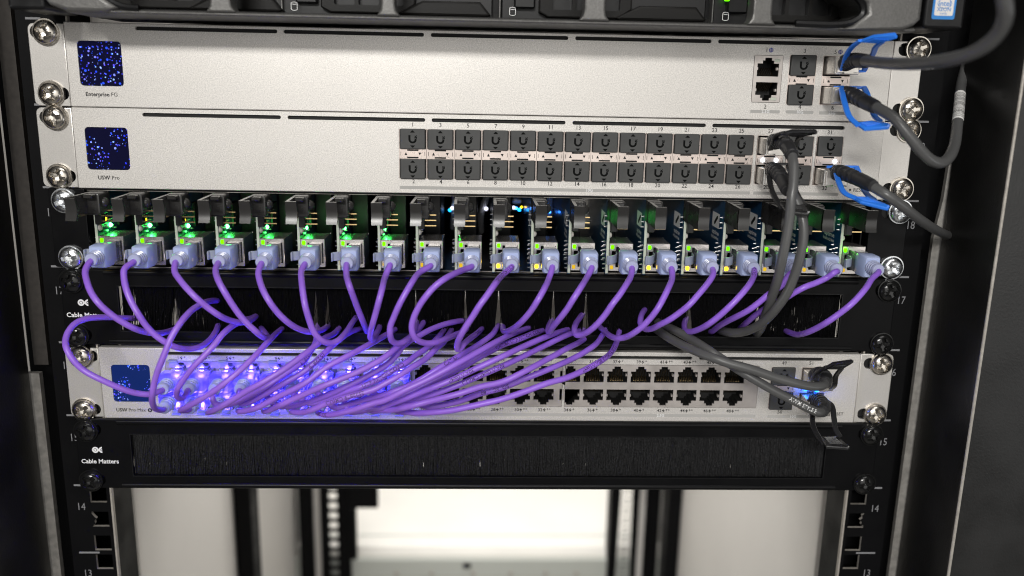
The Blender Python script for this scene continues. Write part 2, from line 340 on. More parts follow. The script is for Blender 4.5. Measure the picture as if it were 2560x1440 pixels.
# cable runs in rack millimetres
BX=[-217.6,-195.4,-173.7,-151.6,-129.2,-106.6,-84.7,-61.9,-40.6,-18.8,2.4,24.1,45.2,66.8,88.1,110.3,132.8,155.1,178.0,200.7]
UP=[[[-207.8,-29.0,10.4],[-207.8,-34.0,10.0],[-207.9,-40.0,6.4],[-204.9,-45.8,1.9],[-201.7,-49.3,-2.9],[-197.6,-51.5,-7.6],[-193.3,-50.8,-12.7],[-188.1,-49.2,-17.8],[-183.2,-46.5,-22.1],[-180.4,-40.0,-26.0],[-177.6,-34.8,-28.3],[-177.0,-22.4,-31.5],[-177.4,-8.4,-34.1],[-179.2,8.0,-37.2]],[[-185.6,-29.0,10.4],[-185.6,-34.0,10.0],[-188.0,-40.0,7.5],[-187.3,-43.0,3.2],[-185.2,-46.3,-1.8],[-182.6,-48.1,-7.5],[-178.8,-49.9,-13.6],[-175.5,-48.6,-20.6],[-171.6,-47.4,-25.9],[-167.4,-46.4,-29.7],[-163.5,-43.3,-33.2],[-159.1,-37.5,-36.0],[-155.0,-32.5,-36.4],[-153.2,-22.3,-36.2],[-153.0,-11.4,-34.8],[-155.3,2.3,-34.6],[-156.7,8.0,-34.3]],[[-163.9,-29.0,10.4],[-163.9,-34.0,10.0],[-162.4,-40.0,6.6],[-158.2,-45.8,3.8],[-153.1,-49.9,-0.2],[-148.2,-51.6,-4.6],[-143.9,-49.9,-9.5],[-139.1,-48.2,-14.0],[-135.9,-40.7,-18.9],[-132.8,-32.1,-22.6],[-132.0,-17.0,-25.8],[-132.9,-2.3,-28.0],[-134.2,8.0,-28.9]],[[-141.8,-29.0,10.4],[-141.8,-34.0,10.0],[-140.8,-42.0,7.7],[-136.6,-51.2,4.0],[-133.2,-53.4,-1.1],[-130.2,-52.5,-7.4],[-126.8,-51.6,-13.4],[-123.0,-50.7,-18.6],[-119.3,-49.0,-23.2],[-118.5,-38.5,-29.0],[-119.0,-30.0,-31.5],[-124.2,-14.5,-33.4],[-131.8,6.0,-36.1]],[[-119.4,-29.0,10.4],[-119.4,-34.0,10.0],[-119.5,-40.0,6.7],[-117.8,-45.0,3.7],[-114.9,-49.5,-1.0],[-111.4,-51.9,-6.1],[-108.1,-50.3,-11.9],[-104.3,-48.7,-16.8],[-100.3,-43.5,-22.0],[-96.6,-36.3,-26.0],[-94.2,-25.8,-29.2],[-92.5,-12.0,-31.8],[-92.6,8.0,-34.8]],[[-96.8,-29.0,10.4],[-96.8,-34.0,10.0],[-97.4,-40.0,7.4],[-95.6,-48.3,3.9],[-93.9,-53.6,-1.8],[-92.5,-55.9,-7.8],[-91.3,-54.8,-13.8],[-90.1,-53.7,-19.0],[-88.1,-52.7,-23.5],[-85.0,-50.5,-27.2],[-81.8,-45.9,-29.4],[-78.9,-41.6,-29.2],[-76.6,-29.3,-28.0],[-76.2,-9.6,-28.1],[-76.1,8.0,-29.2]],[[-74.9,-29.0,10.4],[-74.9,-34.0,10.0],[-73.7,-42.0,6.0],[-70.8,-52.1,3.0],[-69.3,-49.7,-3.3],[-67.9,-43.8,-11.5],[-66.4,-38.2,-19.3],[-67.2,-20.7,-28.6],[-68.4,-8.4,-33.7],[-70.7,4.0,-35.6]],[[-52.1,-29.0,10.4],[-52.1,-34.0,10.0],[-53.9,-40.0,5.4],[-53.9,-54.9,2.2],[-55.2,-57.9,-3.2],[-57.1,-55.9,-9.8],[-59.0,-54.0,-16.1],[-61.2,-46.5,-22.9],[-62.0,-41.1,-27.9],[-61.3,-37.1,-29.5],[-61.5,-22.1,-31.2],[-62.1,-2.9,-33.5],[-62.9,8.0,-34.7]],[[-30.8,-29.0,10.4],[-30.8,-34.0,10.0],[-36.0,-40.0,7.8],[-39.2,-51.0,4.8],[-42.5,-54.4,-0.6],[-45.6,-55.4,-6.5],[-48.2,-54.1,-12.7],[-50.2,-52.9,-18.0],[-50.5,-52.0,-22.4],[-49.8,-47.7,-27.5],[-47.4,-44.2,-29.8],[-43.7,-39.3,-30.0],[-41.4,-26.4,-30.2],[-40.6,-8.8,-30.3],[-41.3,8.0,-30.7]],[[-9.0,-29.0,10.4],[-9.0,-34.0,10.0],[-13.0,-40.0,9.5],[-18.0,-49.7,9.2],[-23.2,-56.8,7.5],[-27.5,-58.4,4.2],[-30.9,-59.9,0.5],[-34.9,-58.9,-5.5],[-37.8,-57.7,-12.0],[-38.9,-57.0,-16.8],[-38.4,-56.3,-21.1],[-36.0,-53.7,-25.2],[-31.7,-49.3,-28.0],[-27.4,-45.3,-28.7],[-22.4,-36.6,-29.3],[-17.9,-21.0,-31.6],[-13.4,-5.5,-33.9],[-10.5,8.0,-34.7]],[[12.2,-29.0,10.4],[12.2,-34.0,10.0],[7.5,-40.0,7.1],[3.2,-56.6,5.8],[-0.7,-62.0,1.3],[-4.6,-63.7,-3.9],[-8.0,-62.3,-10.0],[-11.2,-61.1,-15.3],[-13.9,-59.5,-20.7],[-15.6,-54.7,-26.3],[-15.7,-51.6,-30.3],[-14.5,-50.2,-30.7],[-12.6,-46.8,-29.1],[-9.1,-28.4,-31.1],[-5.3,-8.8,-33.6],[-2.2,8.0,-35.3]],[[33.9,-29.0,10.4],[33.9,-34.0,10.0],[31.8,-40.0,5.3],[28.7,-50.5,2.2],[25.4,-54.0,-2.8],[22.1,-51.8,-9.2],[18.3,-48.6,-15.1],[14.7,-39.2,-21.6],[11.5,-25.8,-27.6],[9.6,-16.6,-30.7],[9.0,-5.7,-32.0],[9.5,8.0,-33.5]],[[55.0,-29.0,10.4],[55.0,-34.0,10.0],[52.0,-40.0,6.4],[47.4,-52.7,3.8],[43.6,-55.8,-1.3],[40.5,-53.7,-7.7],[37.3,-50.5,-13.5],[34.6,-40.8,-20.9],[33.8,-31.8,-26.1],[33.3,-27.4,-26.9],[34.6,-15.5,-27.6],[38.3,8.0,-30.3]],[[76.6,-29.0,10.4],[76.6,-34.0,10.0],[75.1,-40.0,7.1],[71.2,-49.2,4.5],[67.5,-53.7,0.5],[63.7,-55.9,-3.9],[60.6,-54.4,-9.7],[57.3,-53.0,-14.8],[53.5,-49.4,-20.0],[50.2,-43.6,-24.1],[47.7,-40.0,-25.4],[47.1,-33.7,-24.5],[49.0,-21.8,-24.3],[52.5,-7.9,-24.9],[56.4,8.0,-26.1]],[[97.9,-29.0,10.4],[97.9,-34.0,10.0],[97.1,-40.0,6.5],[92.8,-51.7,3.7],[89.7,-55.8,-0.7],[86.4,-57.7,-6.1],[83.0,-56.2,-11.9],[79.5,-54.8,-16.5],[75.8,-51.5,-20.9],[72.8,-45.8,-24.7],[69.9,-41.2,-26.7],[68.0,-29.3,-29.2],[66.8,-13.7,-31.0],[66.2,8.0,-33.6]],[[120.1,-29.0,10.4],[120.1,-34.0,10.0],[118.7,-40.0,8.1],[114.4,-45.0,4.1],[109.8,-48.0,-0.3],[104.9,-49.6,-5.5],[100.6,-48.1,-10.1],[95.8,-46.7,-14.4],[91.5,-42.3,-18.6],[88.6,-36.9,-22.3],[86.0,-33.0,-23.7],[84.7,-25.6,-23.3],[86.0,-17.3,-22.0],[89.1,-5.8,-21.8],[93.6,8.0,-22.5]],[[142.6,-29.0,10.4],[142.6,-34.0,10.0],[140.5,-40.0,7.5],[134.5,-49.7,4.1],[129.9,-52.5,-0.2],[125.2,-53.2,-5.2],[120.8,-51.4,-10.7],[116.6,-48.5,-15.8],[113.8,-41.1,-20.9],[111.3,-31.7,-25.3],[110.7,-21.6,-27.3],[112.6,-10.5,-27.2],[118.2,8.0,-28.2]],[[164.9,-29.0,10.4],[164.9,-34.0,10.0],[159.5,-40.0,9.0],[156.0,-41.9,4.3],[151.8,-43.8,1.7],[147.6,-45.7,-0.4],[143.3,-44.6,-5.0],[139.2,-43.0,-9.3],[135.0,-38.4,-14.0],[131.9,-29.8,-19.4],[130.3,-18.3,-25.8],[131.9,0.4,-34.3],[132.4,8.0,-36.3]],[[187.8,-29.0,10.4],[187.8,-34.0,10.0],[183.8,-40.0,10.6],[180.5,-38.6,7.3],[174.4,-39.6,4.6],[167.8,-42.0,2.8],[162.8,-40.5,-0.8],[158.5,-39.2,-4.4],[154.1,-38.0,-6.9],[151.6,-31.3,-11.7],[149.1,-24.2,-17.2],[147.3,-16.0,-23.5],[149.0,-0.3,-31.1],[150.1,8.0,-34.6]],[[210.5,-29.0,10.4],[210.5,-34.0,10.0],[204.4,-40.0,7.5],[199.1,-46.2,4.1],[194.2,-49.7,0.2],[188.9,-51.8,-4.3],[184.3,-50.1,-9.5],[179.6,-48.4,-14.2],[176.7,-42.3,-19.4],[174.3,-35.1,-24.1],[174.3,-22.0,-29.1],[175.5,-7.0,-32.2],[177.8,8.0,-35.1]]]
LO=[[[-176.2,-28.0,-60.5],[-176.2,-33.0,-60.9],[-180.1,-40.0,-60.7],[-185.3,-42.4,-59.4],[-190.2,-45.0,-56.8],[-200.1,-48.0,-50.6],[-210.0,-48.0,-44.7],[-215.0,-48.0,-38.8],[-218.2,-46.6,-33.3],[-220.1,-42.9,-30.2],[-220.3,-38.3,-26.5],[-218.7,-33.4,-23.6],[-215.8,-27.8,-22.7],[-211.7,-19.2,-24.1],[-206.7,-8.4,-27.1],[-203.3,3.1,-30.5],[-201.7,8.0,-31.5]],[[-176.2,-28.0,-71.5],[-176.2,-33.0,-71.9],[-175.8,-41.0,-69.0],[-175.5,-46.2,-66.2],[-172.8,-55.8,-59.0],[-170.1,-61.5,-52.0],[-168.4,-62.3,-46.1],[-166.3,-63.2,-40.7],[-164.9,-63.7,-37.4],[-162.2,-62.5,-30.8],[-159.4,-60.1,-23.3],[-155.6,-56.4,-16.5],[-153.3,-45.9,-12.7],[-151.8,-35.2,-12.1],[-154.6,-11.0,-16.2],[-155.3,8.0,-20.7]],[[-162.3,-28.0,-60.5],[-162.3,-33.0,-60.9],[-162.5,-41.0,-62.2],[-163.3,-43.8,-61.2],[-163.4,-47.0,-58.4],[-160.9,-51.2,-53.0],[-156.9,-52.3,-47.3],[-151.9,-53.6,-41.1],[-146.7,-52.1,-35.6],[-141.8,-49.6,-30.3],[-138.5,-45.7,-25.8],[-136.5,-37.4,-24.0],[-134.1,-23.2,-24.1],[-134.2,-5.7,-27.5],[-134.7,8.0,-29.8]],[[-162.3,-28.0,-71.5],[-162.3,-33.0,-71.9],[-164.0,-41.0,-69.3],[-155.6,-52.8,-62.4],[-143.4,-60.5,-53.7],[-134.0,-61.4,-46.9],[-125.9,-58.0,-40.2],[-120.2,-51.9,-35.0],[-116.7,-39.2,-31.3],[-118.7,-8.9,-34.7],[-119.1,8.0,-36.6]],[[-148.4,-28.0,-60.5],[-148.4,-33.0,-60.9],[-146.9,-41.0,-62.1],[-145.9,-41.7,-64.6],[-143.1,-42.4,-65.7],[-137.7,-43.5,-65.0],[-130.6,-44.5,-61.8],[-119.2,-45.3,-55.6],[-108.7,-41.9,-48.9],[-99.2,-32.7,-43.7],[-97.6,-27.8,-41.5],[-95.7,-19.0,-37.9],[-96.3,-9.6,-35.2],[-98.9,8.0,-34.7]],[[-148.4,-28.0,-71.5],[-148.4,-33.0,-71.9],[-149.4,-41.0,-70.4],[-138.2,-55.8,-61.5],[-129.6,-60.0,-55.3],[-122.0,-61.2,-50.2],[-114.8,-61.3,-46.1],[-104.7,-58.2,-40.3],[-95.2,-51.1,-34.3],[-88.1,-35.4,-30.6],[-86.7,-11.4,-34.5],[-86.0,1.6,-35.3],[-86.0,8.0,-35.2]],[[-134.5,-28.0,-60.5],[-134.5,-33.0,-60.9],[-133.1,-41.0,-63.2],[-131.6,-41.6,-64.9],[-127.6,-42.5,-64.1],[-119.7,-44.0,-59.6],[-108.0,-45.9,-52.2],[-97.3,-42.9,-46.2],[-89.4,-40.1,-39.6],[-85.2,-31.8,-36.4],[-80.9,-23.4,-33.7],[-76.9,-12.2,-32.9],[-73.1,8.0,-36.8]],[[-134.5,-28.0,-71.5],[-134.5,-33.0,-71.9],[-133.1,-41.0,-69.5],[-129.1,-44.7,-68.0],[-119.3,-53.1,-62.4],[-109.8,-54.4,-56.8],[-94.9,-55.1,-48.8],[-83.6,-52.0,-40.7],[-73.5,-47.3,-36.1],[-64.1,-35.5,-33.5],[-57.2,-13.6,-34.3],[-54.6,-1.4,-35.4],[-52.7,8.0,-35.9]],[[-120.6,-28.0,-60.5],[-120.6,-33.0,-60.9],[-115.1,-41.0,-65.0],[-111.5,-41.0,-66.6],[-107.8,-41.0,-66.5],[-106.8,-41.0,-66.9],[-93.4,-42.1,-62.8],[-78.2,-43.8,-55.8],[-65.4,-41.9,-49.7],[-52.7,-39.3,-42.3],[-46.9,-36.7,-35.7],[-46.4,-35.8,-34.9],[-41.9,-30.9,-32.1],[-37.0,-26.3,-30.4],[-31.5,-21.4,-28.5],[-24.4,-13.7,-27.6],[-18.3,-4.9,-28.4],[-13.0,8.0,-30.9]],[[-120.6,-28.0,-71.5],[-120.6,-33.0,-71.9],[-119.4,-41.0,-69.4],[-113.5,-47.8,-65.5],[-105.7,-57.0,-59.2],[-100.9,-57.7,-56.7],[-82.4,-59.8,-47.4],[-68.6,-56.6,-42.4],[-55.0,-50.8,-36.3],[-45.3,-37.9,-31.0],[-42.4,-29.4,-30.8],[-39.3,-11.6,-31.7],[-37.2,1.5,-31.3],[-37.0,8.0,-30.6]],[[-106.7,-28.0,-60.5],[-106.7,-33.0,-60.9],[-95.9,-41.0,-64.5],[-90.7,-41.0,-64.0],[-82.3,-41.8,-60.1],[-67.1,-44.0,-54.1],[-56.3,-41.2,-49.9],[-55.2,-40.8,-49.0],[-49.4,-39.2,-45.7],[-43.6,-35.9,-42.9],[-38.1,-28.0,-40.7],[-32.4,-20.3,-38.6],[-27.9,-10.7,-36.2],[-24.4,8.0,-36.1]],[[-106.7,-28.0,-71.5],[-106.7,-33.0,-71.9],[-104.3,-41.0,-69.7],[-97.5,-48.3,-67.2],[-89.1,-55.3,-62.1],[-83.5,-56.1,-59.1],[-72.4,-57.5,-55.0],[-58.2,-55.8,-51.0],[-53.7,-54.7,-48.7],[-46.0,-52.9,-44.8],[-38.7,-47.2,-41.2],[-32.8,-40.4,-39.2],[-28.3,-34.2,-36.1],[-24.9,-20.3,-36.8],[-22.5,-6.6,-36.5],[-20.2,8.0,-35.6]],[[-92.8,-28.0,-60.5],[-92.8,-33.0,-60.9],[-84.1,-41.0,-66.0],[-80.9,-40.3,-67.4],[-75.4,-39.2,-66.2],[-64.0,-40.3,-62.1],[-55.3,-41.3,-59.4],[-49.2,-41.9,-57.0],[-42.5,-40.5,-54.7],[-35.3,-38.9,-51.2],[-25.0,-36.5,-45.1],[-15.5,-28.3,-41.6],[-5.3,-18.0,-38.2],[2.4,-9.2,-35.0],[6.5,8.0,-34.0]],[[-92.8,-28.0,-71.5],[-92.8,-33.0,-71.9],[-89.4,-41.0,-70.8],[-83.4,-47.3,-68.8],[-68.9,-57.6,-61.8],[-57.9,-58.7,-57.5],[-53.3,-59.2,-56.1],[-41.6,-59.2,-49.9],[-30.2,-57.0,-44.8],[-18.7,-54.8,-38.9],[-7.1,-47.5,-34.2],[2.8,-39.1,-30.9],[11.3,-24.4,-30.9],[18.2,-8.5,-32.6],[26.5,8.0,-34.7]],[[-78.9,-28.0,-60.5],[-78.9,-33.0,-60.9],[-74.5,-41.0,-69.1],[-71.6,-40.5,-69.7],[-64.2,-39.3,-68.9],[-52.9,-40.0,-64.9],[-55.5,-40.3,-65.4],[-45.3,-41.4,-60.2],[-31.2,-40.5,-53.1],[-15.2,-37.5,-45.9],[-3.9,-33.1,-40.4],[2.2,-28.0,-38.5],[8.5,-23.0,-36.6],[17.1,-16.4,-35.4],[25.9,-9.3,-33.8],[34.9,8.0,-36.2]],[[-78.9,-28.0,-71.5],[-78.9,-33.0,-71.9],[-61.8,-41.0,-67.4],[-56.1,-44.6,-65.6],[-54.9,-45.4,-64.7],[-42.5,-49.8,-58.3],[-34.5,-50.7,-54.5],[-26.6,-51.6,-50.8],[-14.8,-50.4,-45.8],[-3.9,-48.2,-41.0],[8.0,-45.5,-36.0],[20.4,-35.0,-33.2],[32.7,-22.0,-31.8],[41.0,-8.6,-33.0],[49.6,8.0,-35.4]],[[-63.4,-28.0,-60.5],[-63.4,-33.0,-60.9],[-45.3,-41.0,-65.7],[-39.7,-40.1,-65.2],[-47.6,-39.1,-64.9],[-37.3,-40.2,-61.8],[-27.1,-41.2,-58.4],[-15.1,-41.2,-53.6],[-3.8,-39.2,-49.1],[8.3,-37.0,-44.2],[20.7,-30.4,-40.2],[33.8,-20.3,-36.7],[45.1,-11.3,-34.0],[51.6,-2.3,-34.5],[57.5,8.0,-36.0]],[[-63.4,-28.0,-71.5],[-63.4,-33.0,-71.9],[-56.7,-41.0,-68.5],[-50.7,-47.9,-65.8],[-41.9,-57.1,-60.5],[-30.1,-58.4,-56.7],[-14.6,-60.0,-51.8],[-3.7,-58.0,-48.7],[7.9,-56.0,-46.5],[19.7,-53.1,-41.6],[32.1,-42.9,-38.2],[43.3,-30.6,-36.1],[53.0,-10.5,-38.1],[58.8,1.6,-38.0],[60.4,8.0,-36.9]],[[-49.5,-28.0,-60.5],[-49.5,-33.0,-60.9],[-32.8,-41.0,-66.2],[-27.2,-41.0,-65.8],[-15.0,-41.8,-62.8],[-3.7,-43.1,-57.9],[8.4,-43.2,-54.4],[20.5,-40.8,-50.0],[32.7,-38.4,-45.6],[45.8,-28.9,-43.0],[54.9,-21.3,-40.6],[62.2,-13.3,-38.1],[66.7,-4.7,-35.6],[71.0,8.0,-34.4]],[[-49.5,-28.0,-71.5],[-49.5,-33.0,-71.9],[-42.6,-41.0,-69.5],[-36.9,-46.7,-67.9],[-30.5,-53.2,-64.9],[-18.5,-56.0,-62.5],[-3.6,-57.4,-58.5],[8.1,-57.1,-55.6],[19.8,-55.1,-52.1],[31.7,-53.1,-48.1],[41.8,-49.7,-46.3],[52.6,-42.1,-44.2],[61.5,-35.7,-41.5],[68.3,-25.2,-40.5],[73.6,-12.0,-38.8],[77.1,0.7,-36.2],[79.1,8.0,-34.6]]]
DAC={'FG5':{'boot':[[187.6,-16.0,119.0],[187.3,-28.0,120.0],[185.4,-48.0,119.0]],'cable':[[185.1,-45.0,119.3],[182.5,-70.0,117.5],[180.1,-95.0,116.3],[180.5,-112.0,116.1],[182.2,-130.0,116.9],[184.5,-140.0,118.6],[186.5,-148.0,121.8],[187.0,-155.0,126.7],[185.3,-160.0,131.5],[182.4,-163.0,136.6],[179.7,-163.0,144.7],[185.6,-140.0,174.6],[207.5,-80.0,230.2]],'sl':[[186.8,-15.0,114.2],[184.7,-22.0,118.3],[182.5,-30.0,123.1],[181.6,-38.0,126.4],[182.0,-46.0,128.9]],'sr':[[198.8,-15.0,115.3],[197.0,-22.0,118.6],[193.5,-36.0,123.6],[190.8,-44.0,126.1],[191.0,-50.0,128.3]],'base':[[186.3,-14.0,114.1],[199.4,-15.0,115.3]],'grip':[[181.7,-44.0,128.6],[189.9,-50.0,127.9],[193.4,-60.0,129.9],[192.2,-60.0,131.5],[184.7,-52.0,130.7]]},'FG6':{'boot':[[190.2,-14.0,102.9],[189.9,-24.0,102.5],[189.6,-40.0,99.5],[190.1,-54.0,96.8]],'cable':[[189.6,-52.0,97.5],[196.0,-62.0,91.7],[201.5,-66.0,84.4],[208.9,-66.0,76.8],[215.3,-64.0,72.4],[222.7,-60.0,70.8],[231.1,-52.0,73.3],[239.5,-40.0,79.0],[247.3,-26.0,87.3],[253.7,-14.0,95.5],[258.8,-4.0,103.3],[265.2,8.0,109.5],[269.7,15.0,115.4],[274.4,21.0,123.6],[281.0,26.0,134.0],[290.7,30.0,144.5]],'sl':[[187.8,-14.0,106.8],[184.7,-24.0,103.0],[182.6,-34.0,97.6],[181.3,-44.0,91.8],[182.8,-52.0,87.8]],'sr':[[199.7,-15.0,106.8],[197.9,-24.0,103.3],[196.3,-34.0,96.7],[194.4,-44.0,92.1],[194.3,-50.0,90.3]],'base':[[184.1,-13.0,106.5],[200.4,-15.0,106.6]],'grip':[[182.4,-49.0,88.5],[191.2,-48.0,89.8],[195.1,-60.0,88.8],[194.5,-60.0,87.2],[184.1,-56.0,85.9]]},'SW32':{'boot':[[189.9,-14.0,60.9],[188.9,-24.0,61.9],[189.8,-40.0,60.7],[192.2,-56.0,58.2]],'cable':[[191.8,-53.0,58.5],[198.1,-60.0,54.0],[206.4,-58.0,49.2],[218.2,-50.0,42.8],[233.2,-36.0,36.0],[251.2,-16.0,29.3],[265.1,2.0,24.9],[278.0,17.0,21.6],[290.9,26.0,19.6],[304.6,30.0,18.6]],'sl':[[188.2,-14.0,64.2],[186.5,-22.0,61.7],[183.8,-34.0,57.3],[183.1,-44.0,53.2],[186.6,-50.0,51.3]],'sr':[[200.2,-15.0,64.5],[198.4,-24.0,61.2],[196.0,-36.0,55.2],[194.4,-46.0,52.6],[195.2,-52.0,50.9]],'base':[[184.6,-13.0,64.0],[200.6,-15.0,64.5]],'grip':[[185.3,-47.0,51.5],[193.1,-50.0,51.8],[198.6,-62.0,48.8],[198.0,-62.0,47.4],[186.6,-55.0,49.7]]},'SW27':{'boot':[[154.0,-14.0,77.0],[153.1,-26.0,78.3],[152.2,-40.0,76.5],[151.7,-50.0,72.1]],'cable':[[152.0,-48.0,73.2],[151.4,-54.0,67.5],[150.7,-58.0,59.3],[149.6,-60.0,51.2],[149.5,-60.0,41.2],[148.6,-60.0,29.0],[147.9,-59.0,18.5],[147.9,-56.0,9.6],[148.2,-50.0,0.8],[149.5,-42.0,-7.7],[151.3,-32.0,-16.6],[154.5,-18.0,-26.6],[158.9,2.0,-36.6]],'sl':[[152.1,-14.0,71.4],[150.1,-24.0,76.5],[147.5,-36.0,81.6],[148.1,-44.0,83.5]],'sr':[[165.5,-14.0,71.6],[162.4,-24.0,75.8],[159.1,-36.0,80.2],[158.9,-44.0,82.5]],'base':[[151.7,-14.0,71.1],[165.8,-14.0,71.4]],'grip':[[147.2,-42.0,82.7],[156.9,-44.0,81.6],[160.9,-56.0,84.1],[160.1,-56.0,85.2],[150.5,-48.0,84.7]]},'SW28':{'boot':[[154.3,-14.0,61.9],[152.9,-26.0,61.9],[151.8,-38.0,59.3],[151.2,-50.0,54.4]],'cable':[[151.3,-47.0,55.5],[154.5,-50.0,51.6],[157.5,-52.0,45.2],[159.1,-54.0,38.4],[159.5,-55.0,30.3],[158.7,-55.0,22.0],[157.6,-54.0,13.5],[155.3,-52.0,2.8],[152.2,-48.0,-6.2],[149.6,-42.0,-14.1],[147.3,-34.0,-20.8],[144.0,-26.0,-26.1],[140.1,-18.0,-29.6],[137.6,-8.0,-31.8],[137.1,6.0,-34.6]],'sl':[[152.0,-14.0,64.9],[149.5,-24.0,60.6],[147.6,-34.0,54.6],[147.0,-44.0,50.2],[148.2,-52.0,46.1]],'sr':[[163.3,-14.0,65.1],[161.0,-24.0,61.4],[160.0,-34.0,54.8],[159.5,-44.0,50.4],[159.3,-52.0,47.9]],'base':[[151.1,-14.0,65.1],[163.7,-14.0,65.3]],'grip':[[147.5,-48.0,48.0],[158.1,-48.0,49.8],[159.5,-60.0,44.9],[158.4,-60.0,43.7],[148.1,-58.0,44.5]]},'MX51':{'boot':[[190.6,-14.0,-55.7],[188.2,-26.0,-50.9],[186.1,-38.0,-49.2],[182.5,-46.0,-49.4]],'cable':[[184.6,-42.0,-50.1],[179.6,-50.0,-49.3],[171.9,-55.0,-48.1],[163.5,-58.0,-45.7],[150.7,-58.0,-42.3],[138.0,-58.0,-38.0],[125.9,-56.0,-35.3],[120.2,-54.0,-33.8],[114.8,-50.0,-32.7],[110.0,-44.0,-32.0],[105.6,-36.0,-31.5],[101.3,-26.0,-30.9],[99.0,-10.0,-31.8],[98.5,8.0,-34.0]],'sl':[[189.1,-14.0,-59.9],[184.5,-26.0,-52.1],[182.9,-36.0,-45.9],[183.7,-44.0,-40.5]],'sr':[[200.0,-14.0,-64.4],[196.8,-26.0,-57.7],[192.6,-36.0,-48.6],[190.6,-46.0,-41.1]],'base':[[189.1,-14.0,-64.0],[200.9,-14.0,-64.2]],'grip':[[182.4,-42.0,-42.3],[191.2,-46.0,-40.9],[191.3,-58.0,-33.2],[190.4,-58.0,-32.5],[184.3,-48.0,-37.4]]},'MX52':{'boot':[[192.1,-14.0,-70.9],[190.0,-26.0,-67.9],[186.9,-38.0,-66.2],[182.4,-46.0,-65.9]],'cable':[[184.7,-42.0,-66.8],[179.4,-49.0,-65.0],[172.2,-52.0,-61.4],[164.3,-54.0,-57.0],[152.8,-54.0,-51.3],[143.1,-52.0,-46.2],[134.6,-49.0,-41.7],[127.6,-46.0,-37.6],[121.4,-44.0,-33.9],[115.8,-38.0,-31.0],[111.0,-30.0,-29.4],[106.3,-22.0,-28.1],[101.8,-8.0,-28.6],[100.2,8.0,-30.1]],'sl':[[189.8,-14.0,-71.7],[185.9,-26.0,-74.9],[182.8,-36.0,-78.1],[183.0,-44.0,-81.2],[183.9,-50.0,-82.4]],'sr':[[196.5,-16.0,-70.1],[196.6,-26.0,-69.8],[194.1,-36.0,-73.3],[192.4,-44.0,-77.2],[193.2,-48.0,-79.5]],'base':[[187.0,-14.0,-71.2],[197.4,-16.0,-70.4]],'grip':[[183.9,-44.0,-81.4],[192.4,-46.0,-80.3],[194.6,-58.0,-81.4],[193.8,-58.0,-82.3],[182.8,-56.0,-82.4]]}}
U = 44.45
# ================================================================ setting
fl = MB().box(-2500, 2500, -3000, 3200, -1660, -1640).mesh('floor', 'floor_vinyl'); o = link('floor', fl); o['kind'] = 'structure'
wl = MB().box(-2500, 2500, 2600, 2640, -1636, 1300).mesh('back_wall', 'wall_paint'); o = link('back_wall', wl); o['kind'] = 'structure'

